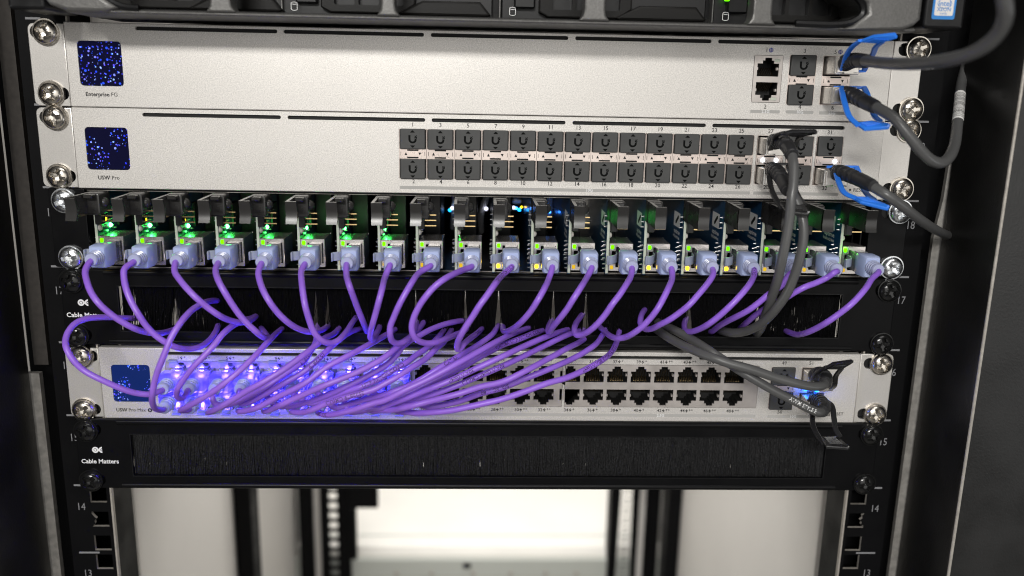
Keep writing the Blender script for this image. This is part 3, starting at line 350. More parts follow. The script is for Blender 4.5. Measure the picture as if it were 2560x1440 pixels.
# ================================================================ rack
rack = thing('equipment_rack', 'black steel equipment rack whose numbered square-hole rails hold every device', 'rack', (0, 0, -420))
def sq_hole(x, z, bite=0):
    a = 4.9; l = [(x-a, z-a), (x+a, z-a)]
    if bite > 0: l += [(x+a, z-a+1.6), (x+a-1.6, z-a+2.2), (x+a-1.2, z-1.0), (x+a-2.6, z+.4), (x+a-1.0, z+1.6), (x+a-1.4, z+a-1.4)]
    l += [(x+a, z+a), (x-a, z+a)]
    if bite < 0: l += [(x-a, z+a-1.4), (x-a+1.4, z+1.6), (x-a+2.6, z+.4), (x-a+1.2, z-1.0), (x-a+1.6, z-a+2.2)]
    return l
for sx in (-1, 1):
    holes = []
    for n in range(9, 15):
        zb = (n-18)*U
        for k, dz in enumerate((6.35, 22.22, 38.1)): holes.append(sq_hole(sx*231.6, zb+dz, sx if k == 1 else 0))
    rm = MB().prism(rrect(*sorted((sx*223.8, sx*250.5)), -420, 330, .4, 1), 0.3, 2.3, holes, hmi=1)
    rm.box(sx*223.8, sx*225.8, 2.35, 3.4, -420, 330, 0, 2); rm.box(sx*223.8, sx*225.8, 3.42, 28, -420, 330); rm.box(sx*223.6, sx*224.6, .2, 2.3, -420, 330, 0, 2); rm.box(sx*248.6, sx*250.5, 2.35, 45, -420, 330); rm.box(sx*225.9, sx*248.5, 24, 26, -420, 330)
    rl = part('mounting_rail', rm, ['rail_black', 'bare_edge', 'bare_edge'], rack)  # hole walls and flange edge coloured pale as if lit
    for n in range(12, 22):
        z = (n-17)*U; tk = MB().box(sx*237.5, sx*245.3, .1, .25, z-.55, z+.55)
        if n == 13: tk = MB().box(sx*234, sx*246.2, .08, .24, z-.55, z+.55)
        part('unit_mark', tk, 'print_grey', rl)
        part('rail_number', MB().text(str(n), sx*242.3, (n-18)*U+30.3, 6.6, .15, sx=.82), 'print_grey', rl)
    # front frame return, outer face and lips
    q = 268.5 if sx > 0 else 271
    fm = MB().prism([(sx*q, -420), (sx*318, -420), (sx*318, 330), (sx*q, 330)], -42, -38, bev=1.4, segs=3)
    fm.box(sx*q, sx*(q+2.5), -38, 12.5, -420, 330)
    part('frame_post', fm, 'black_powder', rack)
    em = MB().tube([(sx*(q+.8), -41.5, -420), (sx*(q+.8), -41.5, 330)], .9, 8, 1); part('post_edge', em, 'bare_edge', rack, 60)  # pale line along the front corner of the post
    # darker channel behind the rail and galvanised side strips
    cm = MB().box(sx*250.7, sx*281.5, 34, 60, -420, 330); part('rail_channel', cm, 'rail_black', rack)
    if sx > 0:
        sm = MB().box(264.7, 270.5, 15, 18, -420, 20); sm.prism([(264.7, 20.1), (270.5, 20.1), (270.5, 78), (268.6, 78), (267.6, 44)], 15, 18)
        part('side_strip', sm, 'galvanised', rack)
    else:
        part('side_strip', MB().box(-274, -266.3, 15, 19, -420, -68.5), 'galvanised', rack)
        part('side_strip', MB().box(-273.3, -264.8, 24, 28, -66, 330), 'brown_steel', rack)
    part('side_panel', MB().box(sx*282, sx*285, 64, 1010, -1300, 330).box(sx*275, sx*282, 150, 158, -1300, 330), 'pale_panel', rack)
    part('clip_slot', MB().prism([(sx*281.6, -152), (sx*281.6, -140), (sx*279.6, -140), (sx*279.6, -149), (sx*274, -157), (sx*274, -160)], 149, 149.8).prism([(sx*281.6, -196), (sx*281.6, -184), (sx*279.6, -184), (sx*279.6, -193), (sx*274, -201), (sx*274, -204)], 149, 149.8), 'dark_hole', rack)
    # posts half way back, rear rails with square holes
    py = 420 if sx < 0 else 610
    part('middle_post', MB().box(sx*262, sx*281, py, py+34, -1300, 330, 1.5), 'rail_black', rack)
    rh = [rrect(sx*220.5-6.2, sx*220.5+6.2, z-5, z+5, .8, 1) for z in [-700+k*15.9 for k in range(24)]]
    rr = MB().prism(rrect(*sorted((sx*196, sx*240)), -1300, 330, .5, 1), 700, 702.5, rh)
    rr.box(sx*196, sx*198, 703, 730, -1300, 330); rr.box(sx*250.5, sx*272, 700, 760, -1300, 330, 1)
    part('rear_rail', rr, 'rail_black', rack)
    part('rear_strip', MB().box(sx*240.6, sx*249.8, 705, 709, -1300, 330), 'pale_panel', rack)
part('rear_bracket', MB().box(-197, -152.5, 690, 699, -508, 330, 1).box(-197, -185, 688.5, 699, -592, -508.5, 1), 'rail_black', rack)

# white cabinet seen under everything, behind the rear rails
wc = thing('white_cabinet', 'out-of-focus white cabinet with grey front lip behind the empty rack units', 'cabinet', (0, 716, -1500))
part('cabinet_body', MB().box(-400, 400, 718, 1500, -1500, -592, 9), 'white_enamel', wc)
part('front_lip', MB().box(-398, 398, 711, 717.8, -1400, -603, 3), 'grey_enamel', wc)
for x in (-128, -74, -10, 48, 102, 150): part('screw', MB().lathe([(0.01, -2), (3, -1.8), (4, 0)], 12, (x, 711, -628)), 'bare_edge', wc)
part('latch', MB().box(-26, -14, 708, 711, -618, -610, .8), 'black_plastic', wc)
part('top_groove', MB().box(-396, 396, 760, 764, -591.9, -591.4), 'grey_enamel', wc)

# ================================================================ screws (shared mesh, polar grid with a pressed cross)
def screw_mesh(name, m, rad=6.3, h=3.0, seed=0):
    mb = MB(); nr, na = 13, 56; rot = seed
    mb.v.append((0, -h+1.7, 0))
    for i in range(1, nr+1):
        r = rad*i/nr
        for j in range(na):
            a = 2*PI*j/na; x, z = r*math.cos(a), r*math.sin(a)
            d = h*(1-(r/rad)**3.0)**.6 if r < rad else 0
            ca, sa = math.cos(a-rot), math.sin(a-rot); u, v = abs(r*ca), abs(r*sa); q = min(u, v); L_ = max(u, v)
            cut = 1 if (q < 1.05 and L_ < 4.1) or (L_ < 1.8) else 0
            mb.v.append((x, -d+cut*min(2.3, d*.85)*(1-.12*L_), z))
    for j in range(na): mb.f.append((0, 1+j, 1+(j+1) % na))
    for i in range(nr-1):
        for j in range(na): mb.f.append((1+i*na+j, 1+i*na+(j+1) % na, 1+(i+1)*na+(j+1) % na, 1+(i+1)*na+j))
    for j in range(na):
        k = 1+(nr-1)*na; mb.v.append((rad*math.cos(2*PI*j/na), 1.2, rad*math.sin(2*PI*j/na)))
    k = 1+(nr-1)*na
    for j in range(na): mb.f.append((k+j, k+(j+1) % na, k+na+(j+1) % na, k+na+j))
    mb.m = [0]*len(mb.f)
    return mb.mesh(name, m, 26)
SM = {k: [screw_mesh('screw_'+k, k, seed=a) for a in (.1, .45, .8, 1.2)] for k in ('nickel', 'zinc', 'black_screw')}
wash = {k: MB().lathe([(3, -1.5), (6.9, -1.3), (7.0, 0), (7.0, .6), (3, .6)], 28).mesh('washer', k) for k in ('nickel', 'zinc', 'black_screw')}
def screws(dev, kind, yf, pts):
    for i, (x, z) in enumerate(pts):
        b = dev['base']; o = link('screw', SM[kind][(i*3+len(dev.name)) % 4], dev, (x-b[0], yf-1.4-b[1], z-b[2]))
        link('washer', wash[kind], o, (0, 1.35, 0))

# ================================================================ silver devices
def slots_loops(spans, z, h=1.0): return [rrect(a, b, z-h, z+h, h*.95, 3) for a, b in spans]
def silver(dev, xo, z0, z1, slots, holes, xr=443.8, yf=-3.0):
    x0 = xo
    fp = MB().prism(rrect(x0, x0+xr, z0, z1, .5, 2), yf, 1.2, holes, bev=.45, segs=2, hole_depth=1.6)
    part('front_panel', fp, 'silver_panel', dev)
    part('vent_slot', MB().box(x0+20, x0+xr-20, yf+1.9, yf+2.3, z1-5, z1-1), 'dark_hole', dev)
    part('chassis', MB().box(x0+2, x0+xr-2, 22, 330, z0+.8, z1-.8, .8), 'port_metal', dev)
def ear(dev, xa, xb, z0, z1, outer, slots, y0=-1.9):
    rads = (0, 3, 3, 0) if outer < 0 else (3, 0, 0, 3)
    hs = [rrect(x-6.2, x+6.2, z-3.4, z+3.4, 3.3, 5) for x, z in slots]
    part('rack_ear', MB().prism(rrect(xa, xb, z0, z1, rads), y0, .1, hs, bev=.4), 'silver_ear', dev)
    part('ear_slot', MB().box(xa+3, xb-3, .12, .2, z0+3, z1-3), 'dark_hole', dev)
SPL = [(338, 693), (709, 1060)]
# ---- gateway (top silver device)
gw = thing('network_gateway', 'silver gateway, topmost of the silver devices, mostly blank with blue dust-dotted screen', 'gateway', (0, 0, 110))
gslots = slots_loops([(-187.4, -113.3), (-110, -35.8), (-32.2, 41.4), (45.1, 118.9), (122.5, 198)], 129.35)
scr = rrect(-218.4, -195.5, 99.3, 122.5, 2, 4)
silver(gw, -224.5, 88.3, 131.9, None, gslots+[scr, rrect(142.9, 158.9, 97.6, 122.8, .6, 2), rrect(162.4, 177.4, 97, 123.2, .3, 1), rrect(181.0, 196.6, 97, 123.2, .3, 1)])
ear(gw, -243.8, -225.0, 88.4, 130.9, -1, [(-236.5, 126.6), (-231.5, 94.9)]); ear(gw, 219.8, 236.4, 88.9, 131.9, 1, [(228.5, 127.4), (229.0, 95.2)])
screws(gw, 'nickel', -1.9, [(-234.1, 126.4), (-234.3, 94.9), (233.0, 127.6), (233.0, 95.4)])
screen_mat('screen_a', (.0012, .0015, .016), 1.3, ((330, .23, 3.0), (430, .20, 2.2), (250, .13, 2.5)))
screen_mat('screen_b', (.0012, .0013, .015), 4.7, ((340, .22, 3.0), (450, .20, 2.2), (240, .12, 2.5)))
screen_mat('screen_c', (.004, .018, .12), 8.1, ((340, .24, 2.4), (430, .22, 2.0), (260, .15, 2.2)))
def screen(dev, lp, m): part('screen', MB().prism(inset(lp, .25), -2.85, -1.2, bev=.15, segs=1), m, dev)
screen(gw, scr, 'screen_a')
tx = MB(); PY = -3.12
tx.text('Enterprise', -203.6, 94.9, 3.0, PY, align='RIGHT', bold=.02); tx.text('FG', -202.8, 94.9, 3.0, PY, align='LEFT'); part('name_text', tx, 'print_black', gw); tx = MB()
for s, x, z in (('1', 149.4, 125.5), ('3', 170.3, 125.3), ('5', 187.2, 125.2), ('2', 151.1, 95.4), ('4', 170.4, 95.6), ('6', 188.7, 95.5)): tx.text(s, x, z, 3.2, PY)
nt_ = part('port_number', tx, 'print_black', gw, kind='stuff')
gl = MB()
for x, z in ((151.8, 125.5), (189.9, 125.3)):
    part('globe_symbol', MB().flat([(x+1.25*math.cos(2*PI*k/20), z+1.25*math.sin(2*PI*k/20)) for k in range(20)], PY), 'print_blue', gw)
gw2 = MB()
for x, z in ((151.8, 125.5), (189.9, 125.3)):
    for d in (-.45, .45): gw2.box(x-1.1, x+1.1, PY-.05, PY-.03, z+d-.08, z+d+.08); gw2.box(x+d-.08, x+d+.08, PY-.05, PY-.03, z-1.1, z+1.1)
part('globe_grid', gw2, 'silver_panel', gw, kind='stuff')
def bars(dev, B):
    b = MB(); t = MB()
    for x0, x1, z, s, xt in B: b.flat(rrect(x0, x1, z-.85, z+.85, .2, 1), PY); t.text(s, xt, z, 2.3, PY-.06, bold=.02)
    part('speed_bar', b, 'print_faint', dev, kind='stuff'); part('speed_text', t, 'print_white', dev, kind='stuff')
bars(gw, [(143.1, 159.4, 92.8, '2.5G', 151.5), (162.9, 178.2, 92.9, '10G', 170.6), (181.4, 196.6, 92.7, '25G', 188.6)])

# ---- RJ45 jacks
def jack_loop(x, z, up, w_=11.9, h=8.6):
    a = w_/2; b = h/2; l = [(-a, -b), (a, -b), (a, b-1.8), (3.1, b-1.8), (3.1, b-.2), (1.9, b-.2), (1.9, b+1.2), (-1.9, b+1.2), (-1.9, b-.2), (-3.1, b-.2), (-3.1, b-1.8), (-a, b-1.8)]
    s = 1 if up else -1
    return [(x+px, z+s*pz) for px, pz in l]
def jack_mb(up):
    lp = jack_loop(0, 0, up); n = len(lp); s = 1 if up else -1; mb = MB()
    mb.add([(x, .05, z) for x, z in lp]+[(x, 12, z) for x, z in lp], [(i, (i+1) % n, n+(i+1) % n, n+i) for i in range(n)], 0)
    mb.add([(x, 12, z) for x, z in lp], tessellate_polygon([[Vector((x, z, 0)) for x, z in lp]]), 0)
    for k in range(8):
        x = -3.6+k*1.03
        mb.add([(x-.22, 1.6, s*-4.1), (x+.22, 1.6, s*-4.1), (x+.22, 2.0, s*-3.7), (x-.22, 2.0, s*-3.7), (x-.22, 9, s*.6), (x+.22, 9, s*.6)], [(0, 1, 2, 3), (3, 2, 5, 4)], 1)
    for sx in (-1, 1): mb.box(sx*5.9, sx*5.1, .4, 2.6, s*-.9, s*.5, 0, 2)
    for sx in (-1, 1): mb.box(sx*5.7, sx*3.5, .5, 2.5, s*2.55, s*2.9, 0, 2)
    return mb
JM = {u: jack_mb(u).mesh('jack', ['dark_hole', 'gold', 'port_metal']) for u in (True, False)}
def port_block(dev, x0, x1, z0, z1, jacks, yf=-3.15, shaped=None):
    xs_ = sorted({round(x, 3) for x, z, u in jacks}); zm = (z0+z1)/2; zs_ = sorted({z for x, z, u in jacks}); zm = sum(zs_)/len(zs_)
    ex = [x0+.25]+[(p+q)/2 for p, q in zip(xs_, xs_[1:])]+[x1-.25]; mb = MB()
    for x, z, u in jacks:
        k = xs_.index(round(x, 3)); za, zb = (zm, z1-.25) if z > zm else (z0+.25, zm)
        mb.prism([(ex[k], za), (ex[k+1], za), (ex[k+1], zb), (ex[k], zb)], yf, yf+1.8, [jack_loop(x, z, u)], hole_depth=.9, back=False)
    pb = part('port_block', mb, 'port_metal', dev); b = dev['base']
    for x, z, u in jacks: link('jack', JM[u], pb, (x-b[0], yf+.9-b[1], z-b[2]))
    return pb
pb = port_block(gw, 142.9, 158.9, 97.6, 122.8, [(150.9, 115.9, True), (150.9, 104.2, False)])
part('indicator_lens', MB().box(154.2, 157.2, -3.4, -2, 119.2, 120.9, .2).box(153.6, 156.8, -3.4, -2, 98.9, 100.4, .2), 'pcb_edge', gw)
# ---- SFP cages
def sfp_cage(dev, xc, zt, zb, wd=14.6, strip=None, lit=None):
    zm1, zm0 = strip; y = -3.1
    mb = MB()
    op = [rrect(xc-wd/2+.2, xc+wd/2-.2, zm1+.15, zt-.25, .2, 1), rrect(xc-wd/2+.2, xc+wd/2-.2, zb+.25, zm0-.15, .2, 1)]
    mb.prism(rrect(xc-wd/2, xc+wd/2, zb, zt, .25, 1), y, 14, op, hole_depth=14, back=False)
    mb.box(xc-wd/2+.4, xc+wd/2-.4, 11, 12, zb+.4, zt-.4, 0, 1)
    zc = (zm1+zm0)/2
    for s in (-1, 1): mb.flat(rrect(xc-3.1, xc+3.1, zc+s*2.0-.42, zc+s*2.0+.42, .1, 1), y-.05, 1)
    for s in (-1, 1): mb.box(xc+s*6.55-.12, xc+s*6.55+.12, y-.06, y-.02, zc-1.1, zc+1.1, 0, 1)
    if not lit:
        mb.flat([(xc-4.6, zc-.75), (xc-3.0, zc-.75), (xc-3.8, zc+.85)], y-.05, 1); mb.flat([(xc+3.0, zc+.75), (xc+4.6, zc+.75), (xc+3.8, zc-.85)], y-.05, 1)
    return part('sfp_cage', mb, ['cage_metal', 'dark_hole'], dev)
for x in (169.9, 188.8): sfp_cage(gw, x, 123.2, 97, 15 if x < 180 else 15.6, (112.3, 107.4))
# ---- dust plugs
cap_mb = MB().prism(rrect(-6.85, 6.85, -5.5, 5.5, .5, 2), -1.5, 1.0, bev=.45, segs=2); cap_mb.box(-6.2, 6.2, 1.0, 8, -4.6, 4.6)
CAP = cap_mb.mesh('dust_plug', 'plug_cap')
mk = MB()
ul = [(-1.9, 1.9), (-1.9, -.3)]+[(1.9*math.cos(math.radians(a)), -.3+1.9*math.sin(math.radians(a))) for a in range(200, 361, 20)]+[(1.9, -.1), (.95, .35), (.95, -.3)]+[(.95*math.cos(math.radians(a)), -.3+.95*math.sin(math.radians(a))) for a in range(340, 179, -20)]+[(-.95, 1.9)]
mk.flat(ul, -1.56)
for x, z, s in ((1.2, .8, .3), (1.75, .5, .3), (1.5, 1.3, .25), (1.95, 1.0, .2), (1.1, 1.5, .18), (1.9, 1.7, .18)): mk.flat([(x-s, z-s), (x+s, z-s), (x+s, z+s), (x-s, z+s)], -1.56)
for s in (-1, 1): mk.flat([(-1.15, s*3.2), (1.15, s*3.2), (.2, s*4.3), (-.2, s*4.3)], -1.56)
mk.v = [(x*1.18, y, z*1.08) for x, y, z in mk.v]
MARK = mk.mesh('printed_mark', 'cap_mark')
def dust_plug(x, z, label, group):
    o = link('dust_plug', CAP, None, (x, -3.1, z+R.uniform(-.1, .1))); o.rotation_euler = (0, R.uniform(-.012, .012), 0); tag(o, label, 'dust plug', group)
    link('printed_mark', MARK, o)
dust_plug(169.9, 117.8, 'black dust plug under the printed 3 on the topmost silver gateway', 'dust plugs in the gateway')
dust_plug(169.9, 102.1, 'black dust plug above the printed 4 on the topmost silver gateway', 'dust plugs in the gateway')

# ---- fibre switch (second silver device)
fs = thing('fibre_switch', 'silver switch under the gateway with two long rows of black dust plugs', 'network switch', (0, 0, 66))
fslots = slots_loops([(-187.1, -113.2), (-109.6, -35.3), (-31.8, 41.4), (45.2, 119), (122.6, 196.7)], 84.75)
scr2 = rrect(-218.5, -195.7, 54.8, 77.7, 2, 4)
COLS = [-42.1+15.1*i for i in range(13)]; CX = COLS+[156.0, 172.7, 189.3]
ZT, ZB, ZS = 79.9, 52.8, (68.9, 63.9)
silver(fs, -224.6, 44.6, 88.0, None, fslots+[scr2, rrect(CX[0]-7.6, CX[12]+7.6, ZB, ZT, .3, 1)]+[rrect(x-7.7, x+7.7, ZB, ZT, .3, 1) for x in CX[13:]]+[rrect(202.9, 204.1, 49.9, 51.1, .55, 3)])
ear(fs, -243.8, -225.1, 44.8, 87.5, -1, [(-236.0, 82.4), (-232, 50.9)]); ear(fs, 219.2, 236.1, 45, 88.3, 1, [(229.0, 84.2), (228.5, 51.2)])
screws(fs, 'nickel', -1.9, [(-233.5, 82.4), (-234.4, 50.9), (233.1, 84.2), (233.0, 51.3)])
screen(fs, scr2, 'screen_b')
tx = MB(); tx.text('USW', -207.0, 50.5, 3.0, PY, align='RIGHT', bold=.02); tx.text('Pro', -206.2, 50.5, 3.0, PY, align='LEFT'); part('name_text', tx, 'print_black', fs); tx = MB()
for i, x in enumerate(CX):
    if i != 14: tx.text(str(2*i+1), x+(-.6 if i > 12 else 0), 82.1, 3.1, PY, bold=.006)
    tx.text(str(2*i+2), x+(.3 if i < 13 else -.5), 51.2, 3.1, PY, bold=.006)
tx.text('RESET', 205.2, 50.5, 2.9, PY, align='LEFT', bold=.006); part('port_number', tx, 'print_black', fs, kind='stuff')
bars(fs, [(-49.5, 146.5, 47.9, '10G', 55.9), (148.5, 197, 47.9, '25G', 172.7)])
def dp_label(i, row):
    r_ = 'lower' if row else 'upper'
    if i == 14: return 'black dust plug half hidden behind the hanging grey cables, %s row' % r_
    if i == 15: return 'black dust plug at the far right end of the %s row, above a blue-tabbed cable' % r_
    w_ = place(i, 13)
    return 'black dust plug, %s in the unbroken %s row of thirteen' % (w_, r_)
for i, x in enumerate(CX):
    sfp_cage(fs, x, ZT, ZB, 14.9, ZS, lit=i in (13, 15))
    for row, z in ((0, 74.5), (1, 58.3)):
        n = 2*i+1+row
        if n in (27, 28, 32): continue
        dust_plug(x, z, dp_label(i, row), 'dust plugs in the fibre switch')
for x, z in ((CX[13]-3.8, 66.4), (CX[13]+3.8, 66.4), (CX[15]+3.8, 66.3)): part('status_light', MB().lathe([(.01, -1.0), (.8, -.8), (1.15, 0)], 12, (x, -3.2, z)), 'led_white', fs)

# ---- port switch (bottom silver device)
ps = thing('port_switch', 'silver switch lowest in the rack with 48 sockets, the left ones glowing blue', 'network switch', (0, 0, -68))
BL = [(-185.0, -70.4), (-69.2, 44.8), (46.0, 161.0)]
pslots = slots_loops([(-184, -98), (-95, -37), (-33.8, 47.2), (50.5, 120.6), (124.7, 198.5)], -49.6)
scr3 = rrect(-215.9, -194.0, -79.2, -56.6, 2, 4)
silver(ps, -222.2, -89.3, -46.3, None, pslots+[scr3]+[rrect(a, b, -80.4, -53.9, .4, 2) for a, b in BL]+[rrect(168.2, 182.8, -80.9, -54.6, .3, 1), rrect(186.4, 201.4, -80.9, -54.6, .3, 1), rrect(205.1, 206.3, -84.4, -83.2, .55, 3)], xr=443.2)
ear(ps, -241.6, -222.7, -89.0, -47.4, -1, [(-229.2, -52.0), (-230.4, -84.3)]); ear(ps, 221.5, 241.4, -89.4, -46.5, 1, [(229.8, -52.2), (229.4, -84.0)])
screws(ps, 'nickel', -1.9, [(-232.4, -52.0), (-233.4, -84.3), (233.9, -52.1), (233.8, -84.0)])
screen(ps, scr3, 'screen_c')
def colx(c): return -176.2+13.9*c+1.45*(c//8)
tx = MB(); tx.text('USW', -208.6, -84.2, 2.9, PY, align='RIGHT', bold=.02); tx.text('Pro Max', -207.9, -84.2, 2.9, PY, align='LEFT'); part('name_text', tx, 'print_black', ps); tx = MB()
def bolt(mb, x, z, s): mb.flat([(x+.1*s, z+.5*s), (x-.35*s, z-.08*s), (x-.02*s, z-.08*s), (x-.12*s, z-.5*s), (x+.35*s, z+.1*s), (x+.02*s, z+.1*s)], PY)
for c in range(24):
    if c in (1, 3, 5): pass
    for row in (0, 1):
        n = 2*c+1+row
        z = -52.2 if row == 0 else -82.4; x = colx(c); e = '++' if (n > 24 and (n-1) % 16 > 7) or n in (26, 28, 30, 32) else '+'
        tx.text(str(n), x-.4, z, 2.7, PY, align='RIGHT', bold=.008); bolt(tx, x+.7, z, 2.7); tx.text(e, x+1.9, z+.4, 2.3, PY, align='LEFT', bold=.01)
for s, x, z in (('49', 175.5, -52.1), ('51', 191.8, -52.0), ('50', 175.6, -82.8)): tx.text(s, x, z, 3.0, PY)
tx.text('RESET', 206.9, -83.8, 2.8, PY, align='LEFT', bold=.006); part('port_number', tx, 'print_black', ps, kind='stuff')
bd = MB().flat([(-195.6+1.25*math.cos(2*PI*k/20), -84.2+1.25*math.sin(2*PI*k/20)) for k in range(20)], PY); part('power_badge', bd, 'print_black', ps)
b2 = MB(); bolt(b2, -195.6, -84.2, 2.0); b2.v = [(x, y-.05, z) for x, y, z in b2.v]; part('badge_bolt', b2, 'silver_panel', ps)
bars(ps, [(-184, 161, -85.4, '2.5G', 103.9), (168.4, 201, -85.6, '10G', 183.8)])
for bi, (a, b) in enumerate(BL):
    js = []
    for c in range(bi*8, bi*8+8): js += [(colx(c), -60.6, True), (colx(c), -73.6, False)]
    port_block(ps, a, b, -80.4, -53.9, js)
sfp_cage(ps, 175.5, -54.6, -80.9, 14.5, (-65.6, -70.2)); sfp_cage(ps, 193.9, -54.6, -80.9, 14.9, (-65.6, -70.2), lit=1)
dust_plug(175.5, -60.1, 'black dust plug under the printed 49 on the lowest silver switch', 'dust plugs in the lowest switch')
dust_plug(175.5, -75.5, 'black dust plug above the printed 50 on the lowest silver switch', 'dust plugs in the lowest switch')
for x, z in ((190.0, -67.6), (196.5, -68.4)): part('status_light', MB().lathe([(.01, -1.3), (1.0, -1.0), (1.5, 0)], 12, (x, -3.2, z)), 'led_cyan', ps)
l = bpy.data.lights.new('link_glow', 'POINT'); l.energy = .007; l.color = (.02, .12, 1); l.shadow_soft_size = .002
o = bpy.data.objects.new('link_glow', l); C.objects.link(o); o.location = (.193, -.010, -.068); o.parent = ps; o.location -= ps.location
# lamps of the lit sockets
gm = MB()
for c in range(10):
    for row in (0, 1):
        z = -56.6 if row == 0 else -77.6
        for s in (-1, 1): gm.box(colx(c)+s*4.9-.7, colx(c)+s*4.9+.7, -2.0, -1.2, z-.6, z+.6)
part('socket_lamp', gm, 'port_glow', ps, kind='stuff')
for c in range(10):
    for row in (0, 1):
        for en, yy, dz in ((.014, -.0085, 4.1), (.034, -.0125, 0.3)):
            l = bpy.data.lights.new('socket_glow', 'POINT'); l.energy = en*(1 if not row else .8); l.color = (.075, .04, 1); l.shadow_soft_size = .0012
            o = bpy.data.objects.new('socket_glow', l); C.objects.link(o); o.location = (colx(c)*S, yy, (-60.6+dz if row == 0 else -72.5-dz)*S); o.parent = ps; o.location -= ps.location

# ================================================================ brush panels
def brush(zt, label, entries, seed, yb, name_):
    dev = thing('brush_panel', label, 'brush panel', (0, 0, zt-U/2)); z1, z0 = zt-.35, zt-U+.35; o0, o1 = zt-35.9, zt-9.9
    hs = [rrect(sx*229.5-5.5, sx*229.5+5.5, z-3.4, z+3.4, 3.2, 4) for sx in (-1, 1) for z in (zt-6.9, zt-38.5)]
    pl = MB().prism(rrect(-239.0, 236.6, z0, z1, 3, 4), -4.6, -2.6, [rrect(-207.6, 205.2, o0, o1, .4, 1)]+hs, bev=.7, segs=2)
    part('face_plate', pl, 'black_panel', dev)
    for z in (z1-1.9, z0+1.9): part('rolled_edge', MB().tube([(-214.5, -3.6, z), (213.5, -3.6, z)], 1.85, 14, 1), 'black_panel', dev, 60)
    part('flange', MB().box(-217, 216, -2.5, 14, z1-1.2, z1).box(-217, 216, -2.5, 14, z0, z0+1.2), 'black_panel', dev)
    part('slot_trim', MB().prism(rrect(-208.0, 205.6, o0-.5, o1+.5, .4, 1), -4.75, -4.4, [rrect(-207.5, 205.1, o0+.05, o1-.05, .3, 1)]), 'black_plastic', dev)
    part('ear_slot', MB().box(-237, -221, .13, .2, z0+2, z1-2).box(221, 235, .13, .2, z0+2, z1-2), 'dark_hole', dev)
    screws(dev, 'black_screw', -4.6, [(-232.3, zt-7.2), (-232.2, zt-38.7), (231.9, zt-7.0), (231.2, zt-39.0)])
    lg = MB(); lx, lz = -226.6, zt-19.6; yy = -4.7
    for dx, half in ((-1.75, False), (2.15, True)):
        o_ = []; r1, r0 = 1.9, .95; a0, a1 = (0, 360) if not half else (90, 270); n = 24
        oo = [(lx+dx+r1*math.cos(math.radians(a0+(a1-a0)*k/n)), lz+r1*math.sin(math.radians(a0+(a1-a0)*k/n))) for k in range(n+1)]; ii = [(lx+dx+r0*math.cos(math.radians(a0+(a1-a0)*k/n)), lz+r0*math.sin(math.radians(a0+(a1-a0)*k/n))) for k in range(n+1)]
        for k in range(n): lg.flat([oo[k], oo[k+1], ii[k+1], ii[k]], yy)
        if not half: lg.flat([(lx+dx+.7*math.cos(2*PI*k/14), lz+.7*math.sin(2*PI*k/14)) for k in range(14)], yy)
        else: lg.flat([(lx+dx+.55*math.cos(math.radians(90+15*k)), lz+.55*math.sin(math.radians(90+15*k))) for k in range(13)], yy)
    lg.flat([(lx-.2, lz+.75), (lx+.6, lz+.75), (lx+.6, lz-.75), (lx-.2, lz-.75)], yy-.02)
    gv = glyphs('Cable Matters', 'CENTER', .022)[0]; gw_ = max(a for a, b in gv)-min(a for a, b in gv)
    lg.text('Cable Matters', -226.2, zt-26.9, 3.7, yy, bold=.022, sx=21.6/3.7/gw_)
    part('printed_logo', lg, 'print_white', dev)
    rr = random.Random(seed); bm_ = MB(); rows = 6 if entries is None else 4; zb = o0+.3
    x = -207.2
    step = .34; entries = [e for k, e in enumerate(entries) if k % 4 == 0] if entries else None
    for row in range(rows):
        x = -209.0
        while x < 206.8:
            x += step*rr.uniform(.6, 1.5); y = yb+row*.7+rr.uniform(-.3, .3); lean = rr.gauss(0, .5)+1.1*math.sin(x*.043+row)+.8*math.sin(x*.21+2*row); ln = (o1-o0) + 2.5; dx = 0; dy = 0; wd = rr.uniform(.17, .26)
            if entries:
                for ex, ez in entries:
                    d = x-ex
                    if abs(d) < 9:
                        push = 3.0*math.exp(-(d/3.8)**2)*(1 if d >= 0 else -1); dx += push; dy -= 2.5*math.exp(-(d/3.5)**2)
                if rr.random() < .06: ln *= rr.uniform(.6, .95)
                if rr.random() < .03: dy -= rr.uniform(2, 6); dx += rr.gauss(0, 3)
            q = []
            for t in (0, .5, 1):
                px = x+lean*t*t+dx*t**1.4; pz = o1+.4-ln*t; pyy = y+dy*t*t; k = wd*(1-.25*t)
                q += [(px-k, pyy+k*.6, pz), (px+k, pyy+k*.6, pz), (px, pyy-k, pz)]
            bm_.add(q, [(a+i, a+(i+1) % 3, a+3+(i+1) % 3, a+3+i) for a in (0, 3) for i in range(3)])
    part('bristle', bm_, 'bristle_dark' if entries else 'bristle', dev, 60, kind='stuff')
    part('bristle_holder', MB().box(-210, 208, yb-.8, yb+3.2, o1-.2, z1-2.8).box(-210, 208, 9, 10, zt-U+3, o0 - .3), 'black_plastic', dev)
    return dev
upper_entries = [(p[-1][0], p[-1][2]) for p in UP]+[(p[-1][0], p[-1][2]) for p in LO]+[(DAC[k]['cable'][-1][0], DAC[k]['cable'][-1][2]) for k in ('SW27', 'SW28', 'MX51', 'MX52')]
brush(0, 'black brush panel that the purple and grey cables push through', upper_entries, 3, 3.0, 'a')
brush(-2*U, 'black brush panel with an empty full row of bristles, lowest device in the rack', None, 5, -1.0, 'b')

